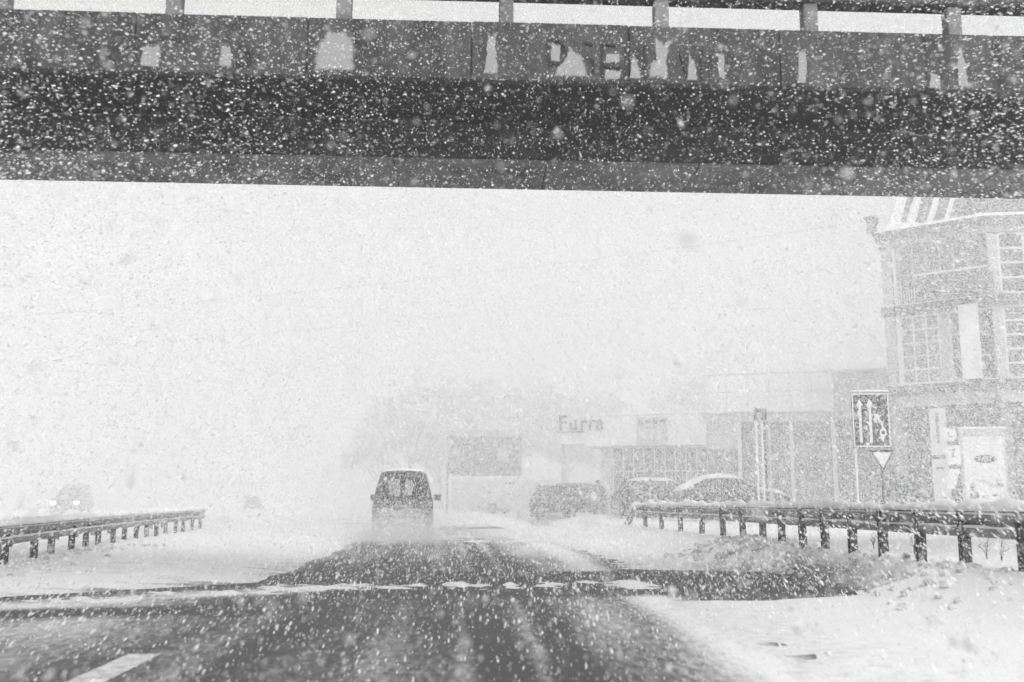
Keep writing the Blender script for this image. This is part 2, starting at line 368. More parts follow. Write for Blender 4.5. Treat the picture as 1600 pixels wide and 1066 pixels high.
for a, b_ in (((.89, 6.18), (.89, 6.47)), ((.89, 6.47), (1.0, 6.46)), ((1.0, 6.46), (1.08, 6.4)), ((1.08, 6.4), (1.09, 6.28)), ((1.09, 6.28), (1.02, 6.18)), ((1.02, 6.18), (.89, 6.18)),
              ((1.28, 6.46), (1.40, 6.42)), ((1.35, 6.30), (1.42, 6.2)), ((1.42, 6.2), (1.40, 6.1)), ((1.51, 6.02), (1.51, 6.44)), ((1.51, 6.44), (1.74, 6.43)), ((1.51, 6.16), (1.74, 6.16)),
              ((1.80, 6.02), (1.80, 6.44)), ((2.02, 6.02), (2.02, 6.44)), ((2.42, 6.4), (2.50, 6.1)), ((2.68, 6.05), (2.68, 6.4)), ((2.68, 6.4), (2.8, 6.1)), ((2.8, 6.1), (2.8, 6.4)),
              ((-2.72, 6.1), (-2.62, 6.06)), ((-2.62, 6.06), (-2.54, 6.14)), ((-2.54, 6.14), (-2.58, 6.25)), ((-2.58, 6.25), (-2.7, 6.27)), ((-2.45, 6.1), (-2.45, 6.3)),
              ((-3.86, 6.02), (-3.86, 6.4)), ((-3.60, 6.38), (-3.35, 6.36))):
    stroke(a, b_)

# ------------------------------------------------------------------ guardrails
def path_frames(pts):
    out = []
    for i, p in enumerate(pts):
        a = pts[max(i - 1, 0)]; b_ = pts[min(i + 1, len(pts) - 1)]
        t = Vector((b_[0] - a[0], b_[1] - a[1], 0)).normalized(); out.append((Vector(p), t, Vector((t.y, -t.x, 0))))
    return out
WPROF = [(0, 0), (.03, .01), (.065, .055), (.07, .09), (.03, .135), (.01, .155), (.03, .175), (.07, .22), (.065, .255), (.03, .30), (0, .31)]
def guardrail(name, label, pts, ztop, side, group, posts_at, zbase, capw=.09, caph=.06, lump=.02, grp=None):
    root = empty(name, (pts[0][0], pts[0][1], zbase), 0, label, 'guardrail', grp)
    o = Vector((pts[0][0], pts[0][1], zbase))
    fr = path_frames(pts); rings = []
    for p, t, nn in fr:
        ring = [p + nn * side * a + Vector((0, 0, ztop(p.y) - .31 + z)) - o for a, z in WPROF] + \
               [p + nn * side * (a - .012) + Vector((0, 0, ztop(p.y) - .31 + z)) - o for a, z in WPROF[::-1]]
        rings.append(ring)
    loft_obj('beam', rings, STEEL, root)
    for (X, Y, zb, tx) in posts_at:
        bm = bmesh.new(); w, dd, th = .06, .05, .012
        prof = [(-w, 0), (w, 0), (w, dd * 2), (w - th * 2, dd * 2), (w - th * 2, th), (-w + th * 2, th), (-w + th * 2, dd * 2), (-w, dd * 2)]
        lo = [bm.verts.new((a, b2, zb - .3 - zbase)) for a, b2 in prof]; hi = [bm.verts.new((a, b2, ztop(Y) - .03 - zbase)) for a, b2 in prof]
        for i in range(8): bm.faces.new((lo[i], lo[(i + 1) % 8], hi[(i + 1) % 8], hi[i]))
        bm.faces.new(hi)
        po = bm_obj('post', bm, POST, root); po.location = (X - o.x, Y - o.y, 0); po.rotation_euler = (random.uniform(-.02, .02), random.uniform(-.025, .025), tx)
    # snow lying on the beam
    rings = []; fine = []
    for i in range(len(pts) - 1):
        L = math.dist(pts[i], pts[i + 1]); k = max(1, int(L / .22))
        for j in range(k): fine.append((pts[i][0] + (pts[i + 1][0] - pts[i][0]) * j / k, pts[i][1] + (pts[i + 1][1] - pts[i][1]) * j / k, 0))
    for i, (p, t, nn) in enumerate(path_frames(fine)):
        hh = caph * (.75 + .6 * random.random()) + lump * random.random() ** 3 * 4; ww = capw * random.uniform(.85, 1.15)
        if i == 0 or i == len(fine) - 1: hh *= .3
        ring = []
        for k in range(9):
            an = math.pi * k / 8
            ring.append(p + nn * side * (-.02 + .03 + ww * math.cos(an)) + Vector((0, 0, ztop(p.y) - .012 + hh * math.sin(an) ** .8 )) - o)
        rings.append(ring)
    loft_obj('snow_cap', rings, SNOW, root, smooth=True)
    for a0, zz, ww in ((.052, .118, .016), (.05, .272, .012)):          # snow caught on the two ridges of the beam
        rings = []
        for p, t, nn in path_frames(fine):
            k = random.uniform(.4, 1.3); c_ = p + nn * side * a0 + Vector((0, 0, ztop(p.y) - .31 + zz)) - o
            rings.append([c_ + nn * side * .014 + Vector((0, 0, -.012)), c_ + nn * side * .006 + Vector((0, 0, ww * k)), c_ - nn * side * .03 + Vector((0, 0, ww * k * 1.2)), c_ - nn * side * .034])
        loft_obj('ridge_snow', rings, SNOW, root, smooth=True)
    return root
zr = lambda Y: 1.055
pr = [(RAIL_R(Y), Y, 0) for Y in np.arange(5.5, 31, 1.0)] + [(5.20, 31.0, 0), (5.12, 32.2, 0)]
pr_posts = []
for Y in [6.9, 8.1, 9.25] + RY:
    pr_posts.append((RAIL_R(Y) + .02, Y, .40, math.pi / 2 + .03))
# bevelled end: the beam dips into the snow at the far end
guardrail('guardrail', 'long snow-capped steel guardrail along the right edge of the road', pr, lambda Y: 1.055 - .55 * max(0, Y - 31.0) / 1.3, -1, None, pr_posts, .38, .095, .085)
def snap(Y, dx=0): return float(rail_l(Y)) + dx
pl = [(snap(Y), Y, 0) for Y in np.arange(9, 36.5, 1.0)] + [(snap(36.5), 36.5, 0), (snap(37.5) - .15, 37.3, 0), (snap(38) - .6, 37.9, 0)]
pl_posts = [(snap(Y) - .06, Y, .1, -math.pi / 2 + .15) for Y in np.arange(9.6, 37, 1.32) + rng.normal(0, .12, 21)]
guardrail('guardrail', 'snow-topped steel guardrail on the left, the nearer row facing the road', pl, lambda Y: .80 + .003 * (Y - 17), 1, None, pl_posts, .1, .12, .065, .02)
pb = [(snap(Y) - 1.35, Y, 0) for Y in np.arange(12, 37, 1.0)] + [(snap(37) - 1.35, 37, 0), (snap(38.2) - 1.1, 38.2, 0)]
pb_posts = [(snap(Y) - 1.35 + .06, Y, .1, math.pi / 2 + .15) for Y in np.arange(12.3, 37, 1.71)]
guardrail('guardrail', 'second steel guardrail half buried behind the nearer one on the left', pb, lambda Y: .76 + .003 * (Y - 17), -1, None, pb_posts, .1, .11, .05, .02)

# lumps of ploughed snow, weeds
def rock_ring(c, r):
    V = []; F = []
    return
bm = bmesh.new()
for k in range(520):
    if k < 430:
        Y = random.uniform(9.5, 21); X = RAIL_R(Y) - abs(random.gauss(0, .75)) - .05
        if Y < 11.5 and random.random() < .6 or 12.2 < Y < 16 and random.random() < .6: continue
    else:
        Y = random.uniform(13.5, 24); X = float(rail_l(Y)) + abs(random.gauss(0, .5)) + .1
    z = float(snow_height(np.array([X]), np.array([Y]))[0])
    if z < .02: continue
    r = random.uniform(.02, .075) * (1.5 if random.random() < .1 else 1)
    M = Matrix.Translation((X, Y, z + r * .15)) @ Matrix.Rotation(random.random() * 6, 4, 'Z') @ Matrix.Rotation(random.random() * .8, 4, 'X') @ Matrix.Diagonal((r * random.uniform(.8, 1.6), r, r * random.uniform(.5, .9), 1))
    g = bmesh.ops.create_icosphere(bm, subdivisions=1, radius=1, matrix=M)
    for v in g['verts']: v.co += Vector((random.uniform(-1, 1), random.uniform(-1, 1), random.uniform(-1, 1))) * r * .22
CLOD = mat('gritty_snow', .6, .95, .35, 6, .4, 25)
meta(bm_obj('snow_clods', bm, CLOD), 'rough ploughed clods of gritty snow along the foot of the guardrails', 'snow clods', kind='stuff')
def weed(X, Y, h, label):
    z = float(snow_height(np.array([X]), np.array([Y]))[0]) - .02
    root = empty('dry_weed', (X, Y, z), 0, label, 'weed', 'dry weeds beyond the right guardrail')
    for s in range(random.randint(3, 5)):
        bm = bmesh.new(); a = random.uniform(0, 6.28); ln = h * random.uniform(.5, 1); le = random.uniform(.1, .9)
        p = Vector((0, 0, 0)); 
        for k in range(4):
            q = p + Vector((math.cos(a) * le * .3 * (k + .4), math.sin(a) * le * .3 * (k + .4), 1 - .12 * k)).normalized() * ln / 4
            tube(bm, p, q, .006 - .001 * k, .005 - .001 * k, 5)
            if k > 0:
                tube(bm, q, q + Vector((random.uniform(-1, 1), random.uniform(-1, 1), .6)).normalized() * ln * .22, .0035, .002, 4)
            p = q
        bm_obj('stem', bm, BARK, root)
weed(6.9, 13.2, .42, 'dry weed poking from snow, nearest to the frame edge behind the right guardrail')
weed(6.55, 14.6, .36, 'dry weed with drooping stems behind the right guardrail, second from the right')
weed(6.6, 16.2, .34, 'dry weed in the middle of those behind the right guardrail')
weed(6.5, 18.2, .32, 'short dry weed, farthest along behind the right guardrail')
weed(6.5, 12.1, .3, 'low dry weed beside a post of the right guardrail near the frame edge')

# ------------------------------------------------------------------ vehicles
def lerp(a, b_, t): return a + (b_ - a) * t
def st_at(S, y):
    for a, b_ in zip(S[:-1], S[1:]):
        if a[0] <= y <= b_[0]:
            t = (y - a[0]) / (b_[0] - a[0]) if b_[0] > a[0] else 0
            return tuple(lerp(u, v, t) for u, v in zip(a, b_))
    return S[-1]
def ring_of(s):
    y, z0, zb, zt, wb, wt, sh = s            # station: y, sill z, belt z, top z, belt half width, top half width, rear lean
    half = [(wb * .80, z0), (wb * .94, z0 + .04), (wb * .985, z0 + .18), (wb, lerp(z0, zb, .6)), (wb * .985, zb), (lerp(wb, wt, .5), lerp(zb, zt, .5)), (wt * 1.02, lerp(zb, zt, .86)),
            (wt * .95, lerp(zb, zt, .955)), (wt * .78, lerp(zb, zt, .99)), (wt * .4, zt + .008)]
    def P(x, z): return Vector((x, y + sh * max(0, (z - z0) / max(.01, 2.0)), z))
    return [P(x, z) for x, z in half] + [P(-x, z) for x, z in half[::-1]]
def side_pt(s, t, sg, off):
    y, z0, zb, zt, wb, wt, sh = s; z = lerp(zb, zt, t); x = lerp(wb * .985, wt * 1.02, t / .86) if t <= .86 else wt
    return Vector((sg * (x + off), y + sh * (z - z0) / 2.0, z))
def side_window(S, y0, y1, sg, root, t0=.08, t1=.84, name='side_window'):
    rows = []
    for k in range(7):
        s = st_at(S, lerp(y0, y1, k / 6)); rows.append([side_pt(s, lerp(t0, t1, j / 3), sg, .006) for j in range(4)] + [side_pt(s, lerp(t1, t0, j / 3), sg, -.02) for j in range(4)])
    return loft_obj(name, rows, GLASS, root)
def wheel(root, x, y, r=.33, w=.21):
    bm = bmesh.new(); n = 24; prof = [(-w / 2, r * .62), (-w / 2, r * .93), (-w * .36, r), (w * .36, r), (w / 2, r * .93), (w / 2, r * .62)]
    rg = [[bm.verts.new((a, b_ * math.cos(6.2832 * i / n), b_ * math.sin(6.2832 * i / n))) for a, b_ in prof] for i in range(n)]
    for i in range(n):
        j = (i + 1) % n
        for k in range(5): bm.faces.new((rg[i][k], rg[i][k + 1], rg[j][k + 1], rg[j][k]))
    o = bm_obj('wheel', bm, RUBBER, root, True); o.location = (x, y, r)
    bm = bmesh.new(); sx = 1 if x > 0 else -1
    tube(bm, (sx * .02, 0, 0), (sx * (w / 2 - .03), 0, 0), r * .63, r * .60, 20)
    for k in range(5):
        a = 6.2832 * k / 5; tube(bm, (sx * (w / 2 - .03), 0, 0), (sx * (w / 2 - .02), math.cos(a) * r * .56, math.sin(a) * r * .56), .045, .03, 6)
    bm_obj('rim', bm, CHROME, o)
def end_glass(S, ya, yb, root, name, k=.86):
    """windscreen or rear window lying on the sloped top between two stations"""
    rows = []
    for t in (.06, .35, .65, .94):
        s = st_at(S, lerp(ya, yb, t)); y, z0, zb, zt, wb, wt, sh = s; row = []; low = []
        for j in range(7):
            u = (j / 6 - .5) * 2; xx = u * wt * k; zz = zt + .014 - .035 * u * u
            row.append(Vector((xx, y + sh * (zt - z0) / 2, zz))); low.append(Vector((xx, y + sh * (zt - z0) / 2, zz - .03)))
        rows.append(row + low[::-1])
    return loft_obj(name, rows, GLASS, root)
def snow_roof(S, ya, yb, root, th=.06, k=.97, m=SNOW, name='snow_cover'):
    rows = []; n = 9
    for i in range(n):
        y_ = lerp(ya, yb, i / (n - 1)); s = st_at(S, y_); y, z0, zb, zt, wb, wt, sh = s; row = []; low = []
        e = min(1, min(i, n - 1 - i) / 1.2)
        for j in range(9):
            u = (j / 8 - .5) * 2; xx = u * wt * k
            hh = th * (max(0, 1 - u ** 4)) ** .5 * (.25 + .75 * e) * random.uniform(.85, 1.15)
            zs = zt + .01 - .05 * u ** 4 * min(1, (zt - zb) * 3)
            row.append(Vector((xx, y + sh * (zt - z0) / 2, zs + hh))); low.append(Vector((xx, y + sh * (zt - z0) / 2, zs - .03)))
        rows.append(row + low[::-1])
    return loft_obj(name, rows, m, root, smooth=True)
def part_box(name, c, d, m, root, bev=.01, rot=None):
    o = box(name, -d[0] / 2, d[0] / 2, -d[1] / 2, d[1] / 2, -d[2] / 2, d[2] / 2, m, root, min(bev, min(d) * .3)); o.location = c
    if rot: o.rotation_euler = rot
    return o
def vehicle(name, label, cat, S, loc, rz, paint, wheels, windows, glass=(), snow=(), lit=False, wr=.33, mirrors=None, snow_th=.06, front_lights=None, rear_lights=None, plates=True):
    root = empty(name, loc, rz, label, cat)
    L = S[-1][0]
    loft_obj('body', [ring_of(s) for s in S], paint, root, smooth=False)
    wb = max(s[4] for s in S)
    for y in wheels:
        for sg in (-1, 1): wheel(root, sg * (wb - .10), y, wr)
    for (y0, y1) in windows:
        for sg in (-1, 1): side_window(S, y0, y1, sg, root)
    for (ya, yb, nm) in glass: end_glass(S, ya, yb, root, nm)
    for (ya, yb) in snow: snow_roof(S, ya, yb, root, snow_th)
    if mirrors:
        ym, zm, ex = mirrors
        for sg in (-1, 1): part_box('mirror', (sg * (st_at(S, ym)[4] + ex), ym, zm), (.24, .10, .20), DFRAME, root, .03)
    if front_lights:
        for sg in (-1, 1): part_box('headlight', (sg * front_lights[0], L - front_lights[2], front_lights[1]), (.26, .14, .17), LAMPM if lit else LENS, root, .03)
    if rear_lights:
        for sg in (-1, 1): part_box('tail_light', (sg * rear_lights[0], rear_lights[2], rear_lights[1]), (.12, .10, .32), LENS, root, .02)
    part_box('bumper', (0, L - .05, .45), (wb * 1.75, .20, .22), DFRAME, root, .05)
    part_box('bumper', (0, .05, .48), (wb * 1.78, .20, .22), DFRAME, root, .05)
    if plates:
        part_box('number_plate', (0, -.062, .55), (.52, .02, .11), PLATE, root, .004)
        part_box('number_plate', (0, L + .058, .45), (.52, .02, .11), PLATE, root, .004)
    return root
VANP = mat('dark_van_paint', .075, .35, .2, 3)
SV = [(0, .34, 1.05, 1.93, .93, .66, .14), (.05, .30, 1.05, 1.98, .95, .69, .10), (.6, .28, 1.05, 2.01, .955, .71, 0), (3.0, .28, 1.05, 2.0, .955, .71, 0), (3.35, .28, 1.05, 1.93, .955, .70, 0),
      (3.95, .28, 1.05, 1.35, .95, .76, 0), (4.1, .28, 1.03, 1.22, .94, .78, 0), (4.7, .30, .95, 1.08, .90, .75, 0), (4.88, .36, .85, .92, .80, .66, 0)]
van = vehicle('van', 'dark passenger van seen from behind, driving ahead in the spray', 'van', SV, (-1.98, 31.4, 0), R(2), VANP, (.85, 3.85), ((.35, 1.2), (1.3, 2.2), (2.3, 3.2)),
              ((3.38, 3.93, 'windscreen'),), ((.12, 3.2),), wr=.33, mirrors=(3.55, 1.22, .13), snow_th=.05, front_lights=(.68, .8, .25), rear_lights=(.87, 1.02, .03))
van.scale.z = 1.06
# its tailgate: rear window, snow stuck to the glass, wiper, handle, seam
def tail_plane(x, z, off): return Vector((x, .14 * (z - .34) / 2 - off, z))
def tail_part(name, pts, off, th, m, parent):
    V = [tail_plane(x, z, off) for x, z in pts] + [tail_plane(x, z, off - th) for x, z in pts]; k = len(pts); bm = bmesh.new(); vv = [bm.verts.new(v) for v in V]
    bm.faces.new(vv[:k]); bm.faces.new(vv[k:][::-1])
    for i in range(k): bm.faces.new((vv[i], vv[(i + 1) % k], vv[(i + 1) % k + k], vv[i + k]))
    return bm_obj(name, bm, m, parent)
tg = tail_part('tailgate', [(-.80, .62), (.80, .62), (.82, 1.05), (.74, 1.45), (.61, 1.84), (.5, 1.88), (-.5, 1.88), (-.61, 1.84), (-.74, 1.45), (-.82, 1.05)], .012, .03, VANP, van)
tail_part('rear_window', [(-.66, 1.18), (.66, 1.18), (.62, 1.45), (.52, 1.78), (-.52, 1.78), (-.62, 1.45)], .018, .02, GLASS, tg)
FROST = mat('frost_on_glass', .38, .8, .5, 9)
tail_part('window_snow', ragged([(-.42, 1.24), (-.10, 1.24), (-.08, 1.5), (-.12, 1.74), (-.44, 1.74), (-.5, 1.6), (-.40, 1.4)], .03, 3), .030, .02, FROST, tg)
tail_part('window_snow', ragged([(.02, 1.28), (.30, 1.28), (.34, 1.6), (.25, 1.72), (.08, 1.72)], .03, 3), .030, .02, FROST, tg)
tail_part('wiper', [(-.44, 1.20), (-.02, 1.20), (-.02, 1.225), (-.44, 1.225)], .04, .015, DFRAME, tg)
tail_part('handle_strip', [(-.30, .93), (.30, .93), (.30, .99), (-.30, .99)], .03, .03, CHROME, tg)
tail_part('splashed_snow', ragged([(-.7, .66), (.7, .66), (.72, .84), (.3, .9), (-.1, .82), (-.5, .92), (-.74, .84)], .04, 3), .016, .01, mat('road_slush', .4, .9, .4, 6), tg)

SSUV = [(0, .42, .95, .98, .84, .70, .0), (.08, .34, .98, 1.10, .90, .72, 0), (.55, .30, 1.0, 1.62, .92, .66, 0), (1.0, .30, 1.0, 1.66, .92, .66, 0), (2.3, .30, 1.0, 1.64, .92, .66, 0), (2.75, .30, 1.0, 1.50, .92, .66, 0),
        (3.3, .30, .99, 1.06, .91, .74, 0), (4.15, .32, .88, .96, .88, .74, 0), (4.4, .40, .72, .76, .78, .66, 0)]
DARKP = mat('dark_car_paint', .03, .3, .2, 2); GREYP = mat('grey_car_paint', .05, .3, .2, 2); WHITEP = mat('white_car_paint', .68, .4); BLACKP = mat('black_car_paint', .03, .3)
vehicle('parked_car', 'dark off-roader parked nose out at the left of the car park', 'car', SSUV, (5.95, 48.2, .36), R(145), DARKP, (.8, 3.45), ((.6, 1.4), (1.5, 2.6)), ((2.8, 3.25, 'windscreen'), (.1, .5, 'rear_window')), (), wr=.34, mirrors=(2.85, 1.05, .12), front_lights=(.62, .72, .14), rear_lights=(.78, .85, .06))
vehicle('parked_car', 'small dark car half hidden behind the dark off-roader', 'car', SSUV, (4.55, 53.0, .40), R(172), BLACKP, (.8, 3.45), ((.6, 1.4), (1.5, 2.6)), ((2.8, 3.25, 'windscreen'),), ((.6, 2.5),), wr=.34, front_lights=(.62, .72, .14))
SSED = [(0, .36, .78, .84, .78, .64, 0), (.12, .28, .88, 1.00, .87, .70, 0), (.45, .27, .93, 1.16, .90, .66, 0), (1.05, .27, .94, 1.46, .90, .60, 0), (1.7, .27, .94, 1.53, .90, .59, 0), (2.4, .27, .93, 1.48, .90, .60, 0),
        (3.25, .27, .91, 1.02, .89, .72, 0), (3.9, .28, .84, .92, .87, .72, 0), (4.35, .30, .70, .76, .82, .68, 0), (4.5, .40, .58, .62, .70, .58, 0)]
vehicle('parked_car', 'grey hatchback under thick snow parked side-on behind the right guardrail', 'car', SSED, (7.95, 38.3, .56), R(-86), GREYP, (.82, 3.55), ((.75, 1.5), (1.58, 2.75)), ((2.45, 3.2, 'windscreen'),), ((.1, 1.1), (1.0, 2.5), (3.2, 4.3)), wr=.32, mirrors=(2.75, 1.0, .1), snow_th=.12, front_lights=(.6, .66, .12), rear_lights=(.72, .8, .06))
vehicle('parked_car', 'dark snow-roofed car parked behind the grey hatchback', 'car', SSUV, (6.6, 44.0, .44), R(-80), DARKP, (.8, 3.45), ((.6, 1.4), (1.5, 2.6)), ((2.8, 3.25, 'windscreen'),), ((.6, 2.7),), wr=.33, snow_th=.10)
vehicle('parked_van', 'white panel van parked beside the billboard', 'van', [(a, b_, c, d * 1.0, e, f_, g) for a, b_, c, d, e, f_, g in SV], (5.4, 58.5, .42), R(64), WHITEP, (.85, 3.85), ((2.5, 3.2),), ((3.38, 3.93, 'windscreen'),), ((.1, 3.2),), wr=.33, front_lights=(.68, .8, .25))
vehicle('parked_car', 'pale snow-covered car at the right frame edge beyond the guardrail', 'car', SSED, (20.3, 35.0, .44), R(-92), WHITEP, (.82, 3.55), ((.75, 1.5), (1.58, 2.75)), ((2.45, 3.2, 'windscreen'),), ((.1, 1.1), (1.0, 2.5), (3.2, 4.3)), wr=.32, snow_th=.12)
vehicle('oncoming_car', 'oncoming car with both headlights lit beyond the left guardrails', 'car', SSUV, (-25.1, 66.6, 0.36), R(180 + 10), DARKP, (.8, 3.45), ((.6, 1.4), (1.5, 2.6)), ((2.8, 3.25, 'windscreen'),), (), lit=True, wr=.34, front_lights=(.66, .72, .05))
vehicle('oncoming_van', 'tall van following the oncoming car, one headlight showing', 'van', SV, (-29.9, 79.5, 0.45), R(180 + 12), VANP, (.85, 3.85), ((2.3, 3.2),), ((3.38, 3.93, 'windscreen'),), (), lit=True, wr=.34, front_lights=(.68, .8, .05))
vehicle('distant_car', 'dark car far ahead on the left bend, almost lost in snow', 'car', SSUV, (-23.6, 113.0, 0.10), R(14), BLACKP, (.8, 3.45), ((.6, 1.4), (1.5, 2.6)), ((.1, .5, 'rear_window'),), (), wr=.34, rear_lights=(.78, .85, .06))

# ------------------------------------------------------------------ people by the parked cars
def person(label, loc, rz, lean=0.0, hood=True):
    root = empty('person', loc, rz, label, 'person')
    J = {'pel': (0, 0, .95, .155), 'bel': (0, .01 + lean * .1, 1.12, .150), 'che': (0, lean * .25, 1.36, .165), 'nek': (0, .01 + lean * .36, 1.52, .07), 'hd0': (0, .02 + lean * .42, 1.60, .085), 'hd1': (0, .03 + lean * .48, 1.72, .088),
         'hpL': (.10, 0, .88, .115), 'knL': (.115, .02, .50, .075), 'anL': (.12, 0, .09, .05), 'toL': (.13, .16, .04, .04),
         'hpR': (-.10, 0, .88, .115), 'knR': (-.115, .03, .50, .075), 'anR': (-.12, .02, .09, .05), 'toR': (-.135, .18, .04, .04),
         'shL': (.19, lean * .25, 1.42, .075), 'elL': (.29, -.06 + lean * .3, 1.14, .058), 'wrL': (.20, .10 + lean * .3, .98, .045),
         'shR': (-.19, lean * .25, 1.42, .075), 'elR': (-.29, -.06 + lean * .3, 1.14, .058), 'wrR': (-.20, .10 + lean * .3, .98, .045)}
    E_ = [('pel', 'bel'), ('bel', 'che'), ('che', 'nek'), ('nek', 'hd0'), ('hd0', 'hd1'), ('pel', 'hpL'), ('hpL', 'knL'), ('knL', 'anL'), ('anL', 'toL'), ('pel', 'hpR'), ('hpR', 'knR'), ('knR', 'anR'), ('anR', 'toR'),
          ('che', 'shL'), ('shL', 'elL'), ('elL', 'wrL'), ('che', 'shR'), ('shR', 'elR'), ('elR', 'wrR')]
    ks = list(J); me = bpy.data.meshes.new('body'); me.from_pydata([J[k][:3] for k in ks], [(ks.index(a), ks.index(b_)) for a, b_ in E_], []); me.update()
    o = bpy.data.objects.new('body', me); C.objects.link(o); o.parent = root
    sk = o.modifiers.new('skin', 'SKIN'); sk.use_smooth_shade = True
    for i, k in enumerate(ks):
        v = me.skin_vertices[0].data[i]; v.radius = (J[k][3],) * 2; v.use_root = (k == 'pel')
    ss = o.modifiers.new('sub', 'SUBSURF'); ss.levels = ss.render_levels = 1
    dg = bpy.context.evaluated_depsgraph_get(); nm = bpy.data.meshes.new_from_object(o.evaluated_get(dg)); o.modifiers.clear(); o.data = nm
    nm.materials.clear(); nm.materials.append(CLOTH)
    # coat skirt, hood or hair, face
    rings = []
    for z, w, d in ((.62, .25, .19), (.80, .235, .18), (1.0, .215, .165), (1.2, .215, .165), (1.40, .205, .15)):
        yy = lean * max(0, z - .95) * .6
        rings.append([Vector((w * math.cos(6.2832 * i / 16), yy + d * math.sin(6.2832 * i / 16), z)) for i in range(16)])
    loft_obj('coat', rings, CLOTH, root, smooth=True)
    hy = .03 + lean * .46; rings = []
    for z, r_, yo in ((1.56, .11, -.01), (1.63, .125, -.015), (1.72, .125, -.015), (1.79, .095, -.02), (1.83, .03, -.02)):
        rings.append([Vector((r_ * math.cos(6.2832 * i / 14), hy + yo + r_ * 1.05 * math.sin(6.2832 * i / 14), z)) for i in range(14)])
    loft_obj('hood' if hood else 'hair', rings, CLOTH, root, smooth=True)
    bm = bmesh.new(); bmesh.ops.create_uvsphere(bm, u_segments=12, v_segments=8, radius=1, matrix=Matrix.Translation((0, hy + .075, 1.665)) @ Matrix.Diagonal((.070, .05, .095, 1)))
    tube(bm, (0, hy + .118, 1.69), (0, hy + .138, 1.655), .010, .016, 6)
    bm_obj('face', bm, SKIN, root, True)
    return root
person('person in dark hooded coat standing to the right of the dark off-roader', (6.72, 42.8, .38), R(150))
person('person in dark coat bending towards the far side of the dark off-roader', (6.75, 48.8, .38), R(60), .8)

# ------------------------------------------------------------------ shop buildings on the right
class Facade:
    """boxes laid out along a wall line: u metres along it, d metres out of it"""
    def __init__(s, root, p0, p1):
        s.root = root; s.p0 = Vector((p0[0], p0[1], 0)); s.L = math.dist(p0, p1)
        s.M = Matrix.Translation(s.p0 - Vector(root.location)*1.0) @ Matrix.Rotation(math.atan2(p1[1] - p0[1], p1[0] - p0[0]), 4, 'Z'); s.cache = {}
    def box(s, name, u0, u1, z0, z1, d0, d1, m, parent=None, bev=0.0):
        key = (round(u1 - u0, 3), round(z1 - z0, 3), round(d1 - d0, 3), m.name, bev)
        if key in s.cache:
            o = bpy.data.objects.new(name, s.cache[key]); C.objects.link(o); o.parent = parent or s.root
        else:
            o = box(name, 0, u1 - u0, -(d1 - d0), 0, 0, z1 - z0, m, parent or s.root, bev); s.cache[key] = o.data
        base = s.M @ Matrix.Translation((u0, -d0, z0))
        o.matrix_local = base if parent is None else parent.matrix_local.inverted() @ base
        return o
    def glazing(s, u0, u1, z0, z1, cols, rows, pane=PANE, bar=FRAME, bw=.06, d=.0, wide=()):
        us = [lerp(u0, u1, i / cols) for i in range(cols + 1)]; zs = [lerp(z0, z1, (i / rows)) for i in range(rows + 1)]
        for i in range(cols):
            for j in range(rows):
                p_ = s.box('pane', us[i] + bw / 2 + .002, us[i + 1] - bw / 2 - .002, zs[j] + bw / 2 + .002, zs[j + 1] - bw / 2 - .002, d, d + .03, pane)
        for i, u in enumerate(us): s.box('mullion', u - bw / 2, u + bw / 2, z0, z1, d, d + (.16 if i in wide else .09), bar)
        for j, z in enumerate(zs):
            for i in range(cols): s.box('transom', us[i] + bw / 2, us[i + 1] - bw / 2, z - bw / 2, z + bw / 2, d, d + .07, bar)
# low bakery
bk = empty('bakery', (9.5, 53.0, .35), 0, 'low pale bakery building with FURRA lettering on its roof edge', 'building')
F1 = Facade(bk, (6.3, 52.6), (12.3, 50.6)); L1 = F1.L; g0 = .1
F1.box('wall', .8, L1, g0, 4.1, -9, -.15, WALLD)
pn = 5; 
for i in range(pn):
    a, b_ = lerp(0, L1, i / pn), lerp(0, L1, (i + 1) / pn); F1.box('fascia_panel', a + .008, b_ - .008, 4.06, 5.48, -.4, .35, WALLL, None, .01)
F1.box('roof', .05, L1 - .02, 4.1, 5.42, -9, -.42, WALLM)
sn = F1.box('roof_snow', -.04, L1, 5.48, 5.66, -9, .38, SNOW, None, .07)
F1.box('corner_pillar', .8, 1.35, g0, 4.05, -.14, .1, WALLM)
F1.glazing(1.4, L1 - .05, g0 + .5, 4.0, 9, 3, PANE, FRAME, .05, -.14, (3, 6))
F1.box('plinth', 1.35, L1 - .02, g0, g0 + .47, -.14, .02, WALLG)
sp = F1.box('sign_board', 2.75, 4.35, 4.1, 5.42, .36, .45, WALLM, None, .01)
for k in range(4): F1.box('sign_mark', 2.83 + k * .38, 3.08 + k * .38, 5.08, 5.3, .455, .47, WALLD)
for k in range(3): F1.box('sign_mark', 3.05 + k * .4, 3.17 + k * .4, 4.35, 4.75, .455, .465, WALLL)
u = -1.42
for ch, adv in (('F', .52), ('u', .56), ('r', .40), ('r', .40), ('a', .5)):
    Mt = F1.M @ Matrix.Translation((u, -.46, 4.86)) @ Matrix.Rotation(R(90), 4, 'X')
    text_obj('letter', ch, 1.05, .05, INK, bk, Mt); u += adv * 1.08
F1.box('letter_rail', -1.45, -.02, 4.74, 4.80, .36, .44, DFRAME); F1.box('canopy', -1.5, -.01, 4.2, 5.0, -3, .3, WALLL); F1.box('canopy_post', -1.35, -1.2, g0, 4.2, -.2, 0, WALLM)
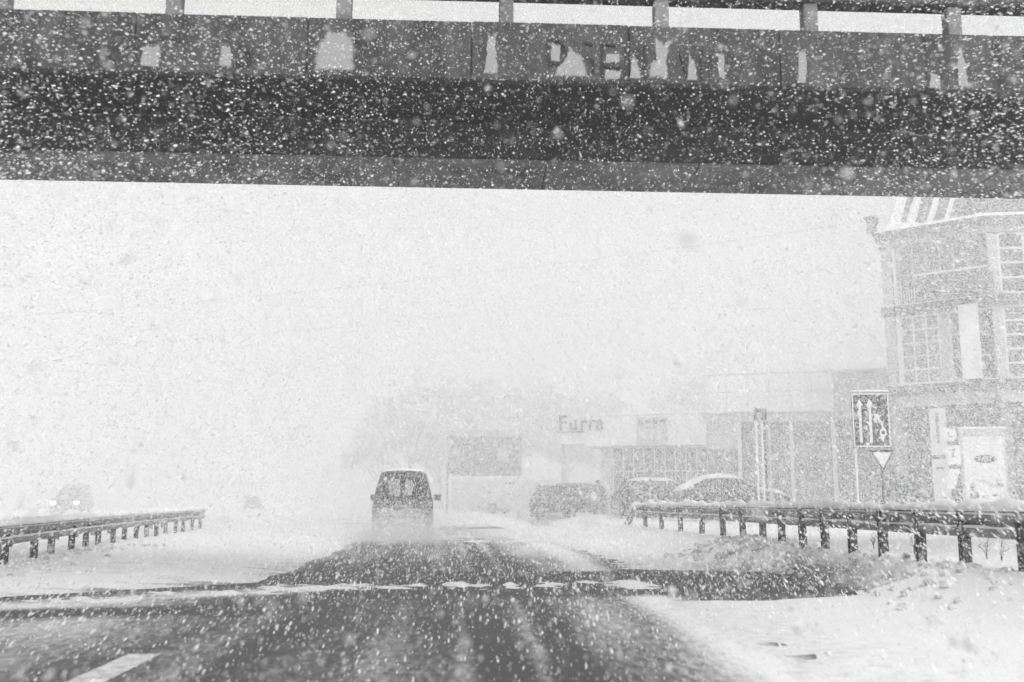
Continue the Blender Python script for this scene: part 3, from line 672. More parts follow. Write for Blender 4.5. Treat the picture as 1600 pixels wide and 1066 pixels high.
# showroom
sh = empty('showroom', (16, 50, .35), 0, 'tall pale flat-roofed showroom with full-height glazing behind the road sign', 'building')
F2 = Facade(sh, (12.15, 50.1), (20.6, 47.55)); L2 = F2.L
F2.box('wall', 0, L2 + 1.5, g0, 5.3, -11, -.25, WALLD)
for i in range(6):
    a, b_ = lerp(0, 6.2, i / 6), lerp(0, 6.2, (i + 1) / 6)
    F2.box('cladding_panel', a + .01, b_ - .01, 5.66, 6.62, -.2, .3, WALLL, None, .01); F2.box('cladding_panel', a + .01, b_ - .01, 6.64, 7.45, -.2, .3, WALLL, None, .01)
for i in range(2):
    a, b_ = lerp(6.2, L2 + .6, i / 2), lerp(6.2, L2 + .6, (i + 1) / 2); F2.box('cladding_panel', a + .01, b_ - .01, 5.66, 7.45, -.2, .24, WALLM, None, .01)
F2.box('roof', .02, L2 + .58, 5.3, 7.42, -11, -.21, WALLM)
F2.box('fascia_band', 0, L2 + .6, 5.22, 5.64, -.2, .1, WALLM)
F2.box('roof_snow', -.03, L2 + .6, 7.45, 7.60, -11, .33, SNOW, None, .06)
F2.box('side_wall', 0, 1.5, 3.95, 5.2, -.24, .05, WALLM)
F2.box('column', 1.5, 1.68, g0, 5.2, -.24, .12, FRAME)
F2.glazing(.05, 1.48, g0 + .3, 3.9, 3, 3, PANE, DFRAME, .05, -.24)
F2.glazing(1.7, 4.0, g0 + .3, 5.18, 3, 4, PANE, DFRAME, .06, -.24)
F2.box('column', 4.02, 4.2, g0, 5.2, -.24, .12, FRAME)
F2.glazing(4.22, 6.0, g0 + .3, 5.18, 3, 4, PANE, DFRAME, .06, -.24)
F2.box('column', 6.02, 6.2, g0, 5.2, -.24, .12, FRAME)
F2.glazing(6.22, L2 - .1, g0 + .3, 5.18, 4, 4, PANE, DFRAME, .06, -.24)
F2.box('plinth', .02, L2, g0, g0 + .27, -.24, .02, WALLG)
aw = F2.box('awning_snow', 7.0, 8.6, 3.95, 4.03, -.1, .7, SNOW, None, .03); F2.box('awning', 7.0, 8.6, 3.84, 3.945, -.1, .7, WALLD)
# stair block standing on the showroom roof
st_ = empty('roof_block', (19.6, 49.5, 7.5), 0, 'small grey plant room with snow on top, on the showroom roof by the tower', 'plant room')
F2b = Facade(st_, (19.1, 49.0), (21.5, 48.4)); 
F2b.box('wall', 0, 2.6, 7.55, 9.25, -3, 0, WALLD); F2b.box('snow_cap', -.05, 2.65, 9.25, 9.36, -3.05, .05, SNOW, None, .04)
F2b.box('louvre_frame', .3, 1.0, 8.0, 8.9, 0, .05, WALLG); 
for k in range(5): F2b.box('louvre', .34, .96, 8.05 + k * .16, 8.14 + k * .16, .05, .08, DFRAME)

# corner tower block
tw = empty('tower_block', (22, 42.5, .35), 0, 'grey three-storey corner building with mansard roof and snowy cornice', 'building')
A0, A1, B1 = (18.75, 43.1), (22.1, 40.2), (33.0, 38.2)
back = 60.0; z_c = [g0, 5.95, 9.5, 13.1]
V = []; foot = [A0, A1, B1, (36, 50), (24.5, 51.5)]
def prism(name, foot, z0, z1, m, parent, inset=0.0):
    c = Vector((sum(p[0] for p in foot) / len(foot), sum(p[1] for p in foot) / len(foot)))
    o = Vector(parent.location); ring = lambda z, k: [Vector((c.x + (p[0] - c.x) * k, c.y + (p[1] - c.y) * k, z)) - o + Vector((0, 0, o.z)) for p in foot]
    return loft_obj(name, [ring(z0, 1), ring(z1, 1 - inset)], m, parent)
bk.scale.z = 1.08; sh.scale.z = 1.05; st_.scale.z = 1.045; tw.location.z = 0.0; bk.location.z = 0; sh.location.z = 0; st_.location.z = 0
prism('wall', foot, g0, 13.1, WALLG, tw)
def grow(foot, k):
    c = (sum(p[0] for p in foot) / len(foot), sum(p[1] for p in foot) / len(foot)); return [(c[0] + (p[0] - c[0]) * k, c[1] + (p[1] - c[1]) * k) for p in foot]
prism('cornice', grow(foot, 1.045), 12.75, 13.15, WALLD, tw); prism('cornice', grow(foot, 1.03), 12.45, 12.75, WALLG, tw)
prism('cornice_snow', grow(foot, 1.05), 13.15, 13.32, SNOW, tw, .03)
prism('mansard_roof', grow(foot, .99), 13.15, 17.2, SLATE, tw, .22)
FA = Facade(tw, A0, A1); FB = Facade(tw, A1, B1)
for z in (9.3, 5.75):
    FA.box('string_course', -.15, FA.L, z, z + .42, 0, .28, WALLD); FB.box('string_course', .0, FB.L, z, z + .42, 0, .28, WALLD)
    FA.box('ledge_snow', -.15, FA.L, z + .42, z + .47, .02, .27, SNOW)
# corner pilasters
for z0, z1 in ((6.2, 9.28), (9.75, 12.4)):
    FA.box('pilaster', -.05, .35, z0, z1, 0, .16, WALLM, None, .02); FA.box('pilaster', .42, .55, z0, z1, 0, .1, FRAME)
    FB.box('pilaster', -.12, .3, z0, z1, .02, .14, WALLM, None, .02)
# second floor left bay: ribbed dark glazing and a balcony
FA.glazing(.7, FA.L - .3, 9.8, 12.35, 6, 2, mat('dim_pane', .13, .2, .3, 1.0), WALLG, .08, .0)
bal = FA.box('balcony', 1.6, FA.L + .1, 9.78, 10.75, .05, 1.1, WALLD, None, .02); FA.box('balcony_snow', 1.6, FA.L + .1, 10.75, 10.83, .04, 1.12, SNOW, None, .03)
for k in range(9): FA.box('baluster', .62 + k * .11, .66 + k * .11, 9.76, 10.4, .12, .18, FRAME)
# first floor
FA.glazing(.6, 2.2, 6.25, 9.2, 3, 5, mat('pale_pane', .26, .2, .2, 1.0), FRAME, .06, .0)
FA.box('pilaster', 2.24, 2.62, 6.2, 9.25, 0, .12, WALLM)
FA.glazing(2.66, FA.L - .2, 6.25, 9.2, 3, 3, PANE, FRAME, .07, .0)
bn = FA.box('banner', 3.2, 3.98, 6.2, 9.35, .72, .76, WALLL); FA.box('banner_bracket', 3.2, 4.0, 9.36, 9.41, .0, .78, DFRAME); FA.box('banner_bracket', 3.2, 4.0, 6.13, 6.18, .0, .78, DFRAME)
FA.box('drain_pipe', FA.L - .22, FA.L - .05, .2, 12.4, .02, .2, DFRAME)
# right facade: big white gridded windows
for z0, z1, rows in ((6.25, 9.25, 5), (9.85, 12.4, 4)):
    for a in (.35, 3.6, 6.9): FB.glazing(a, a + 3.0, z0, z1, 3, rows, PANE, FRAME, .09, .0)
# mansard snow ribs and dormer
for k, (u0, w) in enumerate(((.25, .5), (1.1, .25), (2.0, .18), (2.75, .14))):
    bm = bmesh.new(); n_ = 8
    for i in range(n_):
        pass
    rings = []
    for i in range(n_):
        t = i / (n_ - 1); z = 13.25 + 2.6 * t; inn = .02 + (.85 * t) ** 1.0; ww = w * (1 - .6 * t) * random.uniform(.9, 1.1); uu = u0 + .75 * t + .04 * math.sin(5 * t + k)
        rings.append([FA.M @ Vector((uu - ww, inn + .12 - .02, z)), FA.M @ Vector((uu, inn - .20 * (1 - .5 * t), z + .05)), FA.M @ Vector((uu + ww, inn + .12 - .02, z)), FA.M @ Vector((uu, inn + .4, z))])
    bm.free(); loft_obj('roof_snow', rings, SNOW, tw)
rings = []
for i in range(12):
    t = i / 11; uu = -.1 + 4.3 * t; hh = .42 + .18 * math.sin(6 * t + 1) - .18 * t + random.uniform(-.04, .04)
    rings.append([FA.M @ Vector((uu, -.35, 13.16)), FA.M @ Vector((uu, -.1, 13.16 + hh * .6)), FA.M @ Vector((uu, .35, 13.16 + hh)), FA.M @ Vector((uu, .5, 13.16))])
loft_obj('roof_snow', rings, SNOW, tw)
rings = [[FA.M @ Vector((-.42 + a, b_, z)) for a, b_ in ((-w, -.3), (w, -.3), (w, .3), (-w, .3))] for z, w in ((13.16, .06), (13.4, .16), (13.62, .10), (13.78, .20), (13.95, .26), (14.0, .26))]
loft_obj('scroll_finial', rings, WALLD, tw)
# ground floor: shopfront, doors, light sign strips
FA.glazing(.6, FA.L - .4, .7, 5.2, 6, 3, PANE, DFRAME, .07, .0)
for a in (.4, 4.2, 8.0): FB.glazing(a, a + 3.0, .7, 5.2, 4, 3, PANE, DFRAME, .07, .0)
FA.box('shopfront_band', .3, FA.L, 5.22, 5.7, 0, .15, WALLM); FB.box('shopfront_band', .0, FB.L, 5.22, 5.7, 0, .15, WALLM)
FA.box('sign_strip', 1.6, 2.25, 3.1, 5.1, .12, .24, WALLL); FA.box('sign_strip', 1.6, 2.25, .9, 2.95, .12, .24, WALLL)
FA.box('sign_mark', 1.86, 1.98, 3.6, 4.9, .245, .255, WALLG); FA.box('sign_mark', 1.75, 2.1, 2.5, 2.6, .245, .255, WALLG)

# ------------------------------------------------------------------ signs
rs = empty('road_sign', (10.92, 26.5, .36), R(-6), 'rectangular road sign with two long arrows and a merging arrow, above a white triangle', 'road sign')
SGN = mat('sign_face', .09, .5, .35, 5); SWH = mat('sign_white', .75, .5)
box('panel', -.50, .50, -.02, .02, 2.22, 3.72, SGN, rs, .008)
for nm, a in (('border', (-.49, .49, 3.66, 3.70)), ('border', (-.49, .49, 2.24, 2.28)), ('border', (-.49, -.455, 2.28, 3.66)), ('border', (.455, .49, 2.28, 3.66))): box(nm, a[0], a[1], -.027, -.021, a[2], a[3], SWH, rs)
def flat(name, pts, y, m, parent, th=.006):
    bm = bmesh.new(); k = len(pts); vv = [bm.verts.new((a, y, b_)) for a, b_ in pts] + [bm.verts.new((a, y + th, b_)) for a, b_ in pts]
    bm.faces.new(vv[:k]); bm.faces.new(vv[k:][::-1])
    for i in range(k): bm.faces.new((vv[i], vv[(i + 1) % k], vv[(i + 1) % k + k], vv[i + k]))
    return bm_obj(name, bm, m, parent)
for ax in (-.29, -.02): flat('arrow', [(ax - .036, 2.36), (ax + .036, 2.36), (ax + .036, 3.36), (ax + .105, 3.34), (ax, 3.55), (ax - .105, 3.34), (ax - .036, 3.36)], -.029, SWH, rs)
flat('arrow', [(.265, 2.38), (.315, 2.38), (.32, 2.80), (.29, 2.93), (.21, 3.03), (.25, 3.09), (.09, 3.15), (.10, 2.96), (.15, 3.01), (.24, 2.90), (.27, 2.78)], -.029, SWH, rs)
flat('pictogram', [(.20, 2.56), (.28, 2.50), (.38, 2.56), (.39, 2.70), (.30, 2.76), (.21, 2.70)], -.034, SWH, rs, .004)
flat('pictogram', [(.25, 2.59), (.33, 2.58), (.34, 2.66), (.27, 2.69)], -.039, SGN, rs, .004)
gw = flat('warning_triangle', [(-.10, 2.16), (.58, 2.16), (.24, 1.58)], -.03, SGN, rs, .02); flat('triangle_face', [(-.01, 2.10), (.49, 2.10), (.24, 1.68)], -.036, SWH, gw, .005)
bm = bmesh.new(); tube(bm, (-.44, .06, -.2), (-.44, .06, 3.7), .03, .03, 10); bm_obj('pole', bm, FRAME, rs)
bm = bmesh.new(); tube(bm, (.24, .06, -.2), (.24, .06, 3.7), .035, .035, 10); bm_obj('pole', bm, STEEL, rs)
bm = bmesh.new(); box_bm(bm, -.52, .52, -.05, .06, 3.722, 3.79, .03); bm_obj('snow_cap', bm, SNOW, rs)
# twin-post pylon
py = empty('pylon_sign', (10.72, 36.0, .40), R(-8), 'slim pylon sign on pale posts behind the grey hatchback', 'pylon')
box('header', -.22, .22, -.10, .10, 3.68, 4.10, WALLD, py, .01); box('snow_cap', -.20, .24, -.1, .12, 4.10, 4.18, SNOW, py, .03)
for xx in (-.17, .04): box('post', xx - .035, xx + .035, -.05, .05, -.2, 3.68, FRAME, py, .01)
box('post', .24, .32, -.03, .06, -.2, 3.66, WALLM, py, .01)
box('cable_duct', .09, .17, -.02, .05, -.2, 3.66, DFRAME, py, .01)
flat('emblem', [(-.1, 3.8), (.06, 3.8), (.06, 3.95), (-.1, 3.95)], -.106, WALLM, py, .005)
# totem with oval emblem
to = empty('totem_sign', (18.0, 34.2, .40), R(-14), 'pale advertising totem with oval emblem near the right frame edge', 'sign')
box('frame', -.74, .74, -.10, .10, .1, 3.25, WALLM, to, .02); flat('face', [(-.66, .75), (.66, .75), (.66, 3.0), (-.66, 3.0)], -.106, SWH, to)
flat('emblem', [(.37 * math.cos(6.2832 * i / 32) + .05, 2.22 + .14 * math.sin(6.2832 * i / 32)) for i in range(32)], -.114, DFRAME, to)
text_obj('emblem_lettering', 'FAST', .22, .003, SWH, to, Matrix.Translation((-.20, -.119, 2.14)) @ Matrix.Rotation(R(90), 4, 'X'))
for k in range(14):
    xx = random.uniform(-.6, .45); zz = random.uniform(.8, 1.5); w_ = random.uniform(.1, .3); h_ = random.uniform(.05, .2)
    flat('picture_patch', ragged([(xx, zz), (xx + w_, zz), (xx + w_, zz + h_), (xx, zz + h_)], .03, 2), -.113 - k * .0006, random.choice((WALLG, WALLD, WALLM)), to, .004)
box('snow_cap', -.76, .78, -.12, .12, 3.25, 3.34, SNOW, to, .03)
box('base', -.55, .55, -.15, .15, -.2, .12, WALLG, to, .02)
# pole with round sign and flag-like boards beside it
rp = empty('round_sign', (16.55, 33.6, .40), R(-12), 'round white sign on a post with small boards, left of the totem', 'sign')
bm = bmesh.new(); tube(bm, (0, 0, -.2), (0, 0, 3.2), .035, .035, 10); bm_obj('pole', bm, STEEL, rp)
flat('disc', [(.24 * math.cos(6.2832 * i / 28), 3.02 + .24 * math.sin(6.2832 * i / 28)) for i in range(28)], -.06, SWH, rp, .02)
flat('disc_mark', [(-.06, 2.93), (.12, 2.93), (.12, 2.98), (-.01, 2.98), (-.01, 3.12), (-.06, 3.12)], -.066, WALLG, rp, .004)
flat('board', [(-.16, 2.0), (.32, 2.0), (.32, 2.66), (-.16, 2.66)], -.06, SWH, rp, .02)
flat('board_mark', [(-.06, 2.52), (.20, 2.54), (.10, 2.42), (.10, 2.3), (.2, 2.24), (-.02, 2.24), (.04, 2.3), (.04, 2.44)], -.066, WALLG, rp, .004)
flat('board', [(-.20, 1.2), (.05, 1.2), (.28, 1.85), (-.10, 1.85)], -.05, SWH, rp, .02)

# billboard by the road
bl = empty('billboard', (1.1, 62, .42), R(-3), 'roadside billboard with dark poster, header strip and round emblems at its left edge', 'billboard')
PO = mat('poster_print', .09, .6, .55, .55, 0, 30, (1, 1, 1.3))
box('poster', -2.36, 2.30, -.08, .08, 2.30, 4.72, PO, bl, .02)
box('header_strip', -2.40, 2.0, -.06, .06, 4.74, 5.16, WALLM, bl, .02)
for k in range(13): box('header_mark', -1.2 + k * .22, -1.08 + k * .22, -.075, -.062, 4.84, 5.06 - .05 * (k % 3), WALLG, bl)
for (a, b_, r_) in ((-2.45, 3.9, .28), (-2.1, 4.35, .24), (-1.75, 3.8, .26), (-2.35, 3.3, .27), (-1.95, 2.95, .25), (-1.6, 3.25, .2), (-2.0, 3.65, .2)):
    flat('round_emblem', [(a + r_ * math.cos(6.2832 * i / 20), b_ + r_ * math.sin(6.2832 * i / 20)) for i in range(20)], -.10 - .004 * r_ * 10, WALLM, bl, .012)
for k in range(10):
    xx = random.uniform(-1.2, 1.6); zz = random.uniform(2.5, 4.2); w_ = random.uniform(.2, .9); h_ = random.uniform(.1, .5)
    flat('poster_shape', ragged([(xx, zz), (xx + w_, zz), (xx + w_, zz + h_), (xx, zz + h_)], .06, 3), -.088 - k * .001, random.choice((WALLG, WALLM, WALLM, WALLD)), bl, .004)
box('lower_board', -2.0, 1.5, -.05, .05, .15, 2.1, mat('lower_banner', .7, .6, .12, 1.2), bl, .02)
for k in range(7):
    xx = random.uniform(-1.2, .0); zz = random.uniform(.4, 1.5); flat('banner_mark', ragged([(xx, zz), (xx + .5, zz + .05), (xx + .45, zz + .14), (xx + .05, zz + .1)], .04, 2), -.06 - k * .001, WALLM, bl, .004)
for xx in (-2.30, 2.1):
    bm = bmesh.new(); tube(bm, (xx, .12, -.3), (xx, .12, 4.7), .06, .06, 10); bm_obj('post', bm, STEEL, bl)

# ------------------------------------------------------------------ snow bank and shrub in the car park
def snow_mound(loc, sx, sy, h, label):
    n_ = 26; X_, Y_ = np.meshgrid(np.linspace(-1, 1, n_), np.linspace(-1, 1, n_)); r = np.sqrt(X_ ** 2 + Y_ ** 2)
    Z_ = h * np.clip(1 - r ** 2, -.3, 1) * (0.7 + .6 * fbm(X_ * 3 + loc[0], Y_ * 3 + loc[1], 4)) - .05
    o = grid_mesh('snow_pile', X_ * sx, Y_ * sy, Z_, SNOW); o.location = loc
    meta(o, label, 'snow pile', 'snow piles in the car park'); return o
snow_mound((4.6, 70, .4), 3.4, 2.4, 4.2, 'big white snow pile between the billboard and the bakery')
snow_mound((.2, 44, .25), 2.6, 1.5, .45, 'low snow pile in front of the billboard')
snow_mound((5.8, 44.6, .32), 2.2, 1.0, .30, 'low snow pile in front of the dark off-roader')
LEAF = mat('evergreen_leaf', .05, .7, .5, 5)
def leaf_cloud(name, pts, size, m, parent=None, both=None):
    V = []; F = []
    for p in pts:
        q = Matrix.Rotation(random.random() * 6.28, 3, 'Z') @ Matrix.Rotation(random.random() * 3, 3, 'X'); s = size * random.uniform(.6, 1.4); k = len(V)
        for a, b_ in ((-.5, -.5), (.6, -.4), (.5, .5), (-.4, .55)): V.append(Vector(p) + q @ Vector((a * s, b_ * s, 0)))
        F.append((k, k + 1, k + 2, k + 3))
    return mesh_obj(name, V, F, m, parent)
def shrub(loc, r, h, label):
    root = empty('evergreen_shrub', loc, 0, label, 'shrub')
    bm = bmesh.new()
    for k in range(7):
        a = random.random() * 6.28; tube(bm, (0, 0, -.1), (math.cos(a) * r * .6, math.sin(a) * r * .6, h * random.uniform(.5, .9)), .04, .012, 5)
    bm_obj('stem', bm, BARK, root); pts = []
    for c in range(22):
        cx, cy, cz = random.gauss(0, r * .45), random.gauss(0, r * .45), random.uniform(.25, .95) * h
        pts += [(cx + random.gauss(0, .16), cy + random.gauss(0, .16), max(.05, cz + random.gauss(0, .16))) for _ in range(40)]
    leaf_cloud('foliage', pts, .12, LEAF, root); leaf_cloud('clinging_snow', [(x_, y_, z_ + .06) for x_, y_, z_ in random.sample(pts, 160)], .13, SNOW, root)['kind'] = 'stuff'
shrub((8.7, 46.6, .4), .85, 2.1, 'dark evergreen shrub beside the bakery windows')
shrub((7.9, 43.6, .42), .55, 1.5, 'smaller dark evergreen shrub by the end of the right guardrail')
shrub((17.3, 38.8, .42), 1.1, 1.5, 'dark evergreen shrub in front of the tower shopfront')
shrub((19.5, 37.2, .42), 1.0, 1.2, 'low evergreen shrub behind the totem sign')

# ------------------------------------------------------------------ trees lost in the snowfall
RIME = mat('rime_covered_bark', .3, .9, .4, 2)
TWIG = mat('snowy_twig', .4, .9, .5, 1.5)
def tree(loc, h, spread, label, nleaf=4200, snowy=.8, conifer=False):
    root = empty('snowy_tree', loc, 0, label, 'tree', 'snowy trees behind the shops')
    bm = bmesh.new(); tips = []
    def grow_b(p, d, ln, r, lev):
        q = p + d * ln; tube(bm, p, q, r, r * .68, 5 if lev else 8, caps=False)
        if lev >= 4: tips.append(q); return
        if lev >= 2: tips.append(q)
        for _ in range(3 if lev else 5):
            nd = (d + Vector((random.gauss(0, .55), random.gauss(0, .55), random.gauss(.1, .3))) * spread).normalized()
            grow_b(p + d * ln * random.uniform(.65, 1), nd, ln * random.uniform(.62, .82), r * .58, lev + 1)
    grow_b(Vector((0, 0, -.3)), Vector((0, 0, 1)), h * .28, h * .016, 0)
    bm_obj('trunk', bm, RIME, root, True)
    pts = []; 
    for k in range(nleaf):
        t = random.choice(tips); pts.append(t + Vector((random.gauss(0, .4), random.gauss(0, .4), random.gauss(0, .35))) * h * .055)
    ns = int(nleaf * snowy); leaf_cloud('crown', pts[ns:], h * .026, TWIG, root); leaf_cloud('crown_snow', [p + Vector((0, 0, .1)) for p in pts[:ns]], h * .024, SNOW, root)['kind'] = 'stuff'
for X, Y, h, s_, lb in ((-5.5, 98, 17, 1.0, 'tall faint tree behind the van, leftmost of the wood'), (.5, 104, 20, 1.0, 'tallest faint tree above the billboard'), (6.5, 100, 17, 1.1, 'faint tree between the billboard and the FURRA letters'),
                        (-9.5, 112, 13, 1.1, 'low faint tree at the left fringe of the wood'), (13, 92, 15, 1.0, 'pale snowy tree above the FURRA letters'), (19, 86, 14, 1.1, 'pale snowy tree above the bakery roof'),
                        (24, 90, 16, 1.0, 'pale snowy tree above the left end of the showroom'), (30, 88, 16, 1.0, 'pale snowy tree above the middle of the showroom roof'), (36, 92, 18, 1.0, 'pale snowy tree next to the tower block'),
                        (11, 110, 17, 1.0, 'faint tree deep behind the bakery'), (-3, 116, 15, 1.1, 'faint tree deep behind the van'), (27, 104, 19, 1.1, 'faint tree deep behind the showroom'), (3.5, 94, 14, 1.1, 'faint tree right behind the billboard')):
    tree((X * 1.5, Y * 1.5, .3), h * 1.5, s_, lb)

# ------------------------------------------------------------------ overhead wires
def pole(loc, h, label):
    root = empty('utility_pole', loc, 0, label, 'utility pole'); bm = bmesh.new(); tube(bm, (0, 0, -.3), (0, 0, h), .16, .10, 10); bm_obj('shaft', bm, POST, root)
    box('cross_arm', -.8, .8, -.05, .05, h - .5, h - .38, POST, root, .01)
pole((-36, 59, .1), 11.6, 'utility pole carrying the wires at the far left'); pole((27.5, 60, .4), 19.2, 'tall utility pole carrying the wires behind the tower block')
def wire(p0, p1, sag, label):
    bm = bmesh.new(); pts = [Vector(p0).lerp(Vector(p1), i / 30) - Vector((0, 0, sag * 4 * (i / 30) * (1 - i / 30))) for i in range(31)]
    for a, b_ in zip(pts[:-1], pts[1:]): tube(bm, a, b_, .012 if 'lower' in label else .019, .012 if 'lower' in label else .019, 5, False)
    meta(bm_obj('overhead_wire', bm, DFRAME), label, 'wire', 'overhead wires')
wire((-36, 59, 11.2), (27.5, 60, 19.1), .8, 'upper overhead wire rising to the tower block')
wire((-36, 59, 9.4), (27.5, 60, 16.4), 1.0, 'lower overhead wire, fainter, over the left half of the picture')

# ------------------------------------------------------------------ falling snow
FL = bpy.data.materials.new('snowflake'); FL.use_nodes = True; t = FL.node_tree; t.nodes.clear()
df = t.nodes.new('ShaderNodeBsdfDiffuse'); df.inputs[0].default_value = (.985, .985, .985, 1); tl = t.nodes.new('ShaderNodeBsdfTranslucent'); tl.inputs[0].default_value = (.985, .985, .985, 1)
mx = t.nodes.new('ShaderNodeMixShader'); mx.inputs[0].default_value = .5; mo = t.nodes.new('ShaderNodeOutputMaterial')
t.links.new(df.outputs[0], mx.inputs[1]); t.links.new(tl.outputs[0], mx.inputs[2]); t.links.new(mx.outputs[0], mo.inputs[0])
TEMPL = {1: (np.array([(-.6, -.5, 0), (.65, -.35, .1), (-.05, .7, -.1)]), [(0, 1, 2)]),
         2: (np.array([(-.6, -.45, 0), (.5, -.5, .1), (.6, .5, -.1), (-.45, .55, .15)]), [(0, 1, 2), (0, 2, 3)]),
         4: (np.array([(-.55, -.4, -.15), (.6, -.3, -.1), (.05, .65, -.05), (.0, .0, .45)]), [(0, 2, 1), (0, 1, 3), (1, 2, 3), (2, 0, 3)]),
         8: (np.array([(.6, 0, .05), (-.55, .1, 0), (.05, .6, 0), (-.1, -.55, .1), (.1, .05, .45), (0, -.1, -.4)]), [(0, 2, 4), (2, 1, 4), (1, 3, 4), (3, 0, 4), (2, 0, 5), (1, 2, 5), (3, 1, 5), (0, 3, 5)])}
AX = np.array([.06, .93, .36]); AX /= np.linalg.norm(AX)            # the wind the flakes lie along
def flakes(name, label, P, rad, kind, stretch=1.0):
    n_ = len(P); tv, tf = TEMPL[kind]; k = len(tv)
    q = rng.normal(size=(n_, 4)); q /= np.linalg.norm(q, axis=1, keepdims=True); w, x_, y_, z_ = q.T
    Rm = np.stack([1 - 2 * (y_ ** 2 + z_ ** 2), 2 * (x_ * y_ - z_ * w), 2 * (x_ * z_ + y_ * w), 2 * (x_ * y_ + z_ * w), 1 - 2 * (x_ ** 2 + z_ ** 2), 2 * (y_ * z_ - x_ * w),
                   2 * (x_ * z_ - y_ * w), 2 * (y_ * z_ + x_ * w), 1 - 2 * (x_ ** 2 + y_ ** 2)], 1).reshape(n_, 3, 3)
    jit = 1 + rng.normal(0, .18, (n_, k, 1)); W = np.einsum('nij,nkj->nki', Rm, tv[None] * jit) * rad[:, None, None] * 1.25
    if stretch != 1: W = W + (W @ AX)[..., None] * AX * (stretch - 1)
    co = (P[:, None, :] + W).reshape(-1, 3).astype(np.float32)
    f = (np.array(tf)[None] + (np.arange(n_) * k)[:, None, None]).reshape(-1, 3).astype(np.int32)
    me = bpy.data.meshes.new(name); me.vertices.add(len(co)); me.vertices.foreach_set('co', co.ravel()); me.loops.add(f.size); me.loops.foreach_set('vertex_index', f.ravel())
    me.polygons.add(len(f)); me.polygons.foreach_set('loop_start', np.arange(0, f.size, 3, dtype=np.int32)); me.update(calc_edges=True)
    me.materials.append(FL); o = bpy.data.objects.new(name, me); C.objects.link(o)
    return meta(o, label, 'falling snow', kind='stuff')
def wedge(y0, y1, dens, zcap):
    """even density (flakes per cubic metre) of the air ahead, a little wider than the view"""
    hw = lambda Y: .66 * Y + 1.2
    vol = 2 * hw(y1) * zcap * (y1 - y0); n_ = int(vol * dens)
    P = rng.random((n_, 3)) * [2 * hw(y1), y1 - y0, zcap] + [-hw(y1), y0, 0]
    keep = (np.abs(P[:, 0] - .045 * P[:, 1]) < hw(P[:, 1])) & (P[:, 2] < 1.15 + .60 * P[:, 1] + .3) & (P[:, 2] > 1.15 - .24 * P[:, 1] - .3)
    P = P[keep]
    solid = (P[:, 1] > 10.8) & (P[:, 1] < 15.2) & (P[:, 2] > 5.5) & (P[:, 2] < 7.3)
    P = P[~solid]
    gust = fbm(P[:, 0] * .9 + 31, P[:, 2] * 1.3 + .35 * P[:, 1] + 5, 3) * 2.4 - .25       # the wind packs the flakes into loose swirls
    return P[rng.random(len(P)) < np.clip(gust, .12, 1.3) / 1.15]
def radii(n_, lo, hi): return lo * (hi / lo) ** (rng.random(n_) ** 1.6)
P = wedge(.8, 3.4, 20, 3.6); flakes('snowflakes', 'biggest snowflakes, soft and out of focus right before the lens', P, radii(len(P), .004, .019), 8, 1.6)
P = wedge(1.3, 6, 420, 4.6); flakes('snowflakes', 'large soft snowflakes drifting close in front of the road and bridge', P, radii(len(P), .0018, .009), 4, 3.6)
P = wedge(6, 15.2, 370, 10.2); flakes('snowflakes', 'crisp white snowflakes speckling the dark bridge', P, radii(len(P), .0024, .011), 2, 4.6)
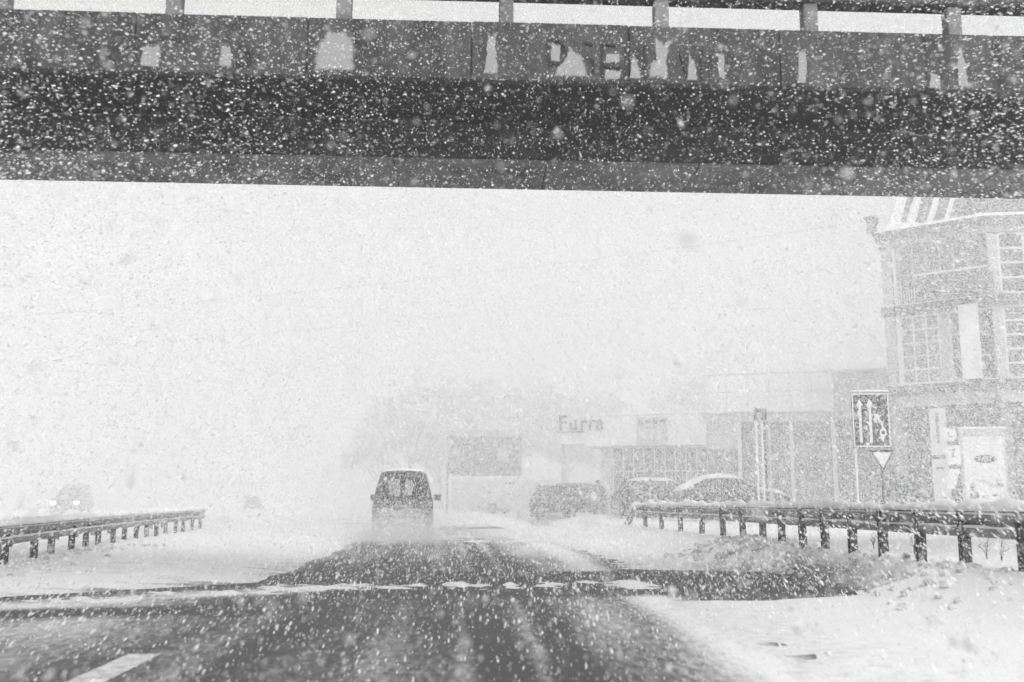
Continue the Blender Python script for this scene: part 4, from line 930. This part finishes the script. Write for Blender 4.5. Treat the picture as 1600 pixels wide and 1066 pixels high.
# farther off the flakes are finer than a pixel: blocks of air, each holding one same cloud of flakes turned four ways
def flake_blocks(name, label, y0, y1, zcap, side, dens, lo, hi, zlo=0.0):
    n_ = int(side ** 3 * dens); P_ = rng.random((n_, 3)) * side - side / 2
    src = flakes(name, label, P_, radii(n_, lo, hi), 1, 1.2); cloud = src.data; C.objects.unlink(src)
    src.name = 'flake_cloud'; pts = []; rot = []
    ny = max(1, round((y1 - y0) / side))
    for a in range(ny):
        yc = y0 + (a + .5) * side; hw_ = .66 * (yc + side / 2) + 1.2; nx = int(math.ceil(2 * hw_ / side))
        for b_ in range(nx):
            for c_ in range(int(math.ceil((zcap - zlo) / side))):
                zc = zlo + (c_ + .5) * side
                if zc - side / 2 > 1.15 + .6 * (yc + side / 2): continue
                pts.append((.045 * yc + (b_ - (nx - 1) / 2) * side, yc, zc)); rot.append(random.randrange(4) * math.pi / 2)
    me = bpy.data.meshes.new(name); me.from_pydata(pts, [], []); me.update()
    at = me.attributes.new('turn', 'FLOAT_VECTOR', 'POINT'); at.data.foreach_set('vector', np.array([(0, 0, q) for q in rot], np.float32).ravel())
    o = bpy.data.objects.new(name, me); C.objects.link(o); meta(o, label, 'falling snow', kind='stuff')
    ng = bpy.data.node_groups.new('flake_blocks', 'GeometryNodeTree')
    ng.interface.new_socket('Geometry', in_out='INPUT', socket_type='NodeSocketGeometry'); ng.interface.new_socket('Geometry', in_out='OUTPUT', socket_type='NodeSocketGeometry')
    gi = ng.nodes.new('NodeGroupInput'); go = ng.nodes.new('NodeGroupOutput'); mp_ = ng.nodes.new('GeometryNodeMeshToPoints'); ip = ng.nodes.new('GeometryNodeInstanceOnPoints'); oi = ng.nodes.new('GeometryNodeObjectInfo')
    na = ng.nodes.new('GeometryNodeInputNamedAttribute'); na.data_type = 'FLOAT_VECTOR'; na.inputs['Name'].default_value = 'turn'
    oi.inputs['Object'].default_value = src; oi.inputs['As Instance'].default_value = True
    ng.links.new(gi.outputs[0], mp_.inputs['Mesh']); ng.links.new(mp_.outputs[0], ip.inputs['Points']); ng.links.new(oi.outputs['Geometry'], ip.inputs['Instance'])
    ng.links.new(na.outputs[0], ip.inputs['Rotation']); ng.links.new(ip.outputs[0], go.inputs[0])
    md = o.modifiers.new('flakes', 'NODES'); md.node_group = ng
    return len(pts), n_
print('blocks', flake_blocks('snowflakes', 'fine snowfall filling the air around the van', 15.2, 30.2, 15, 5.0, 330, .006, .015))
print('blocks', flake_blocks('snowflakes', 'fine distant snowfall veiling the shops and trees', 30.2, 66.2, 18, 6.0, 310, .009, .019))
# spray thrown up by the van
n_ = 110000
Ps = np.stack([-2.0 + rng.normal(0, .95, n_), 31.1 - np.abs(rng.normal(0, 2.0, n_)), np.abs(rng.normal(0, .42, n_)) + .02], 1)
n2 = 60000
Pd = np.stack([rng.uniform(-9, 7, n2), rng.normal(33.5, 2.2, n2), np.abs(rng.normal(0, .14, n2)) + .03], 1)
P = np.concatenate([Ps, Pd]); flakes('snow_spray', 'low cloud of powder snow thrown up behind the van', P, radii(len(P), .006, .014), 1)

# ------------------------------------------------------------------ the snowy air itself
hz = box('haze', -520, 520, -40, 720, -2, 44, SNOW)
hm = bpy.data.materials.new('snow_haze'); hm.use_nodes = True; t = hm.node_tree; t.nodes.clear()
pv = t.nodes.new('ShaderNodeVolumePrincipled'); pv.inputs['Color'].default_value = (.97, .97, .97, 1); pv.inputs['Density'].default_value = .0034; pv.inputs['Anisotropy'].default_value = .2
mo = t.nodes.new('ShaderNodeOutputMaterial'); t.links.new(pv.outputs[0], mo.inputs['Volume'])
hz.data.materials.clear(); hz.data.materials.append(hm)
meta(hz, 'pale snowy air over the whole place', 'haze', kind='stuff')
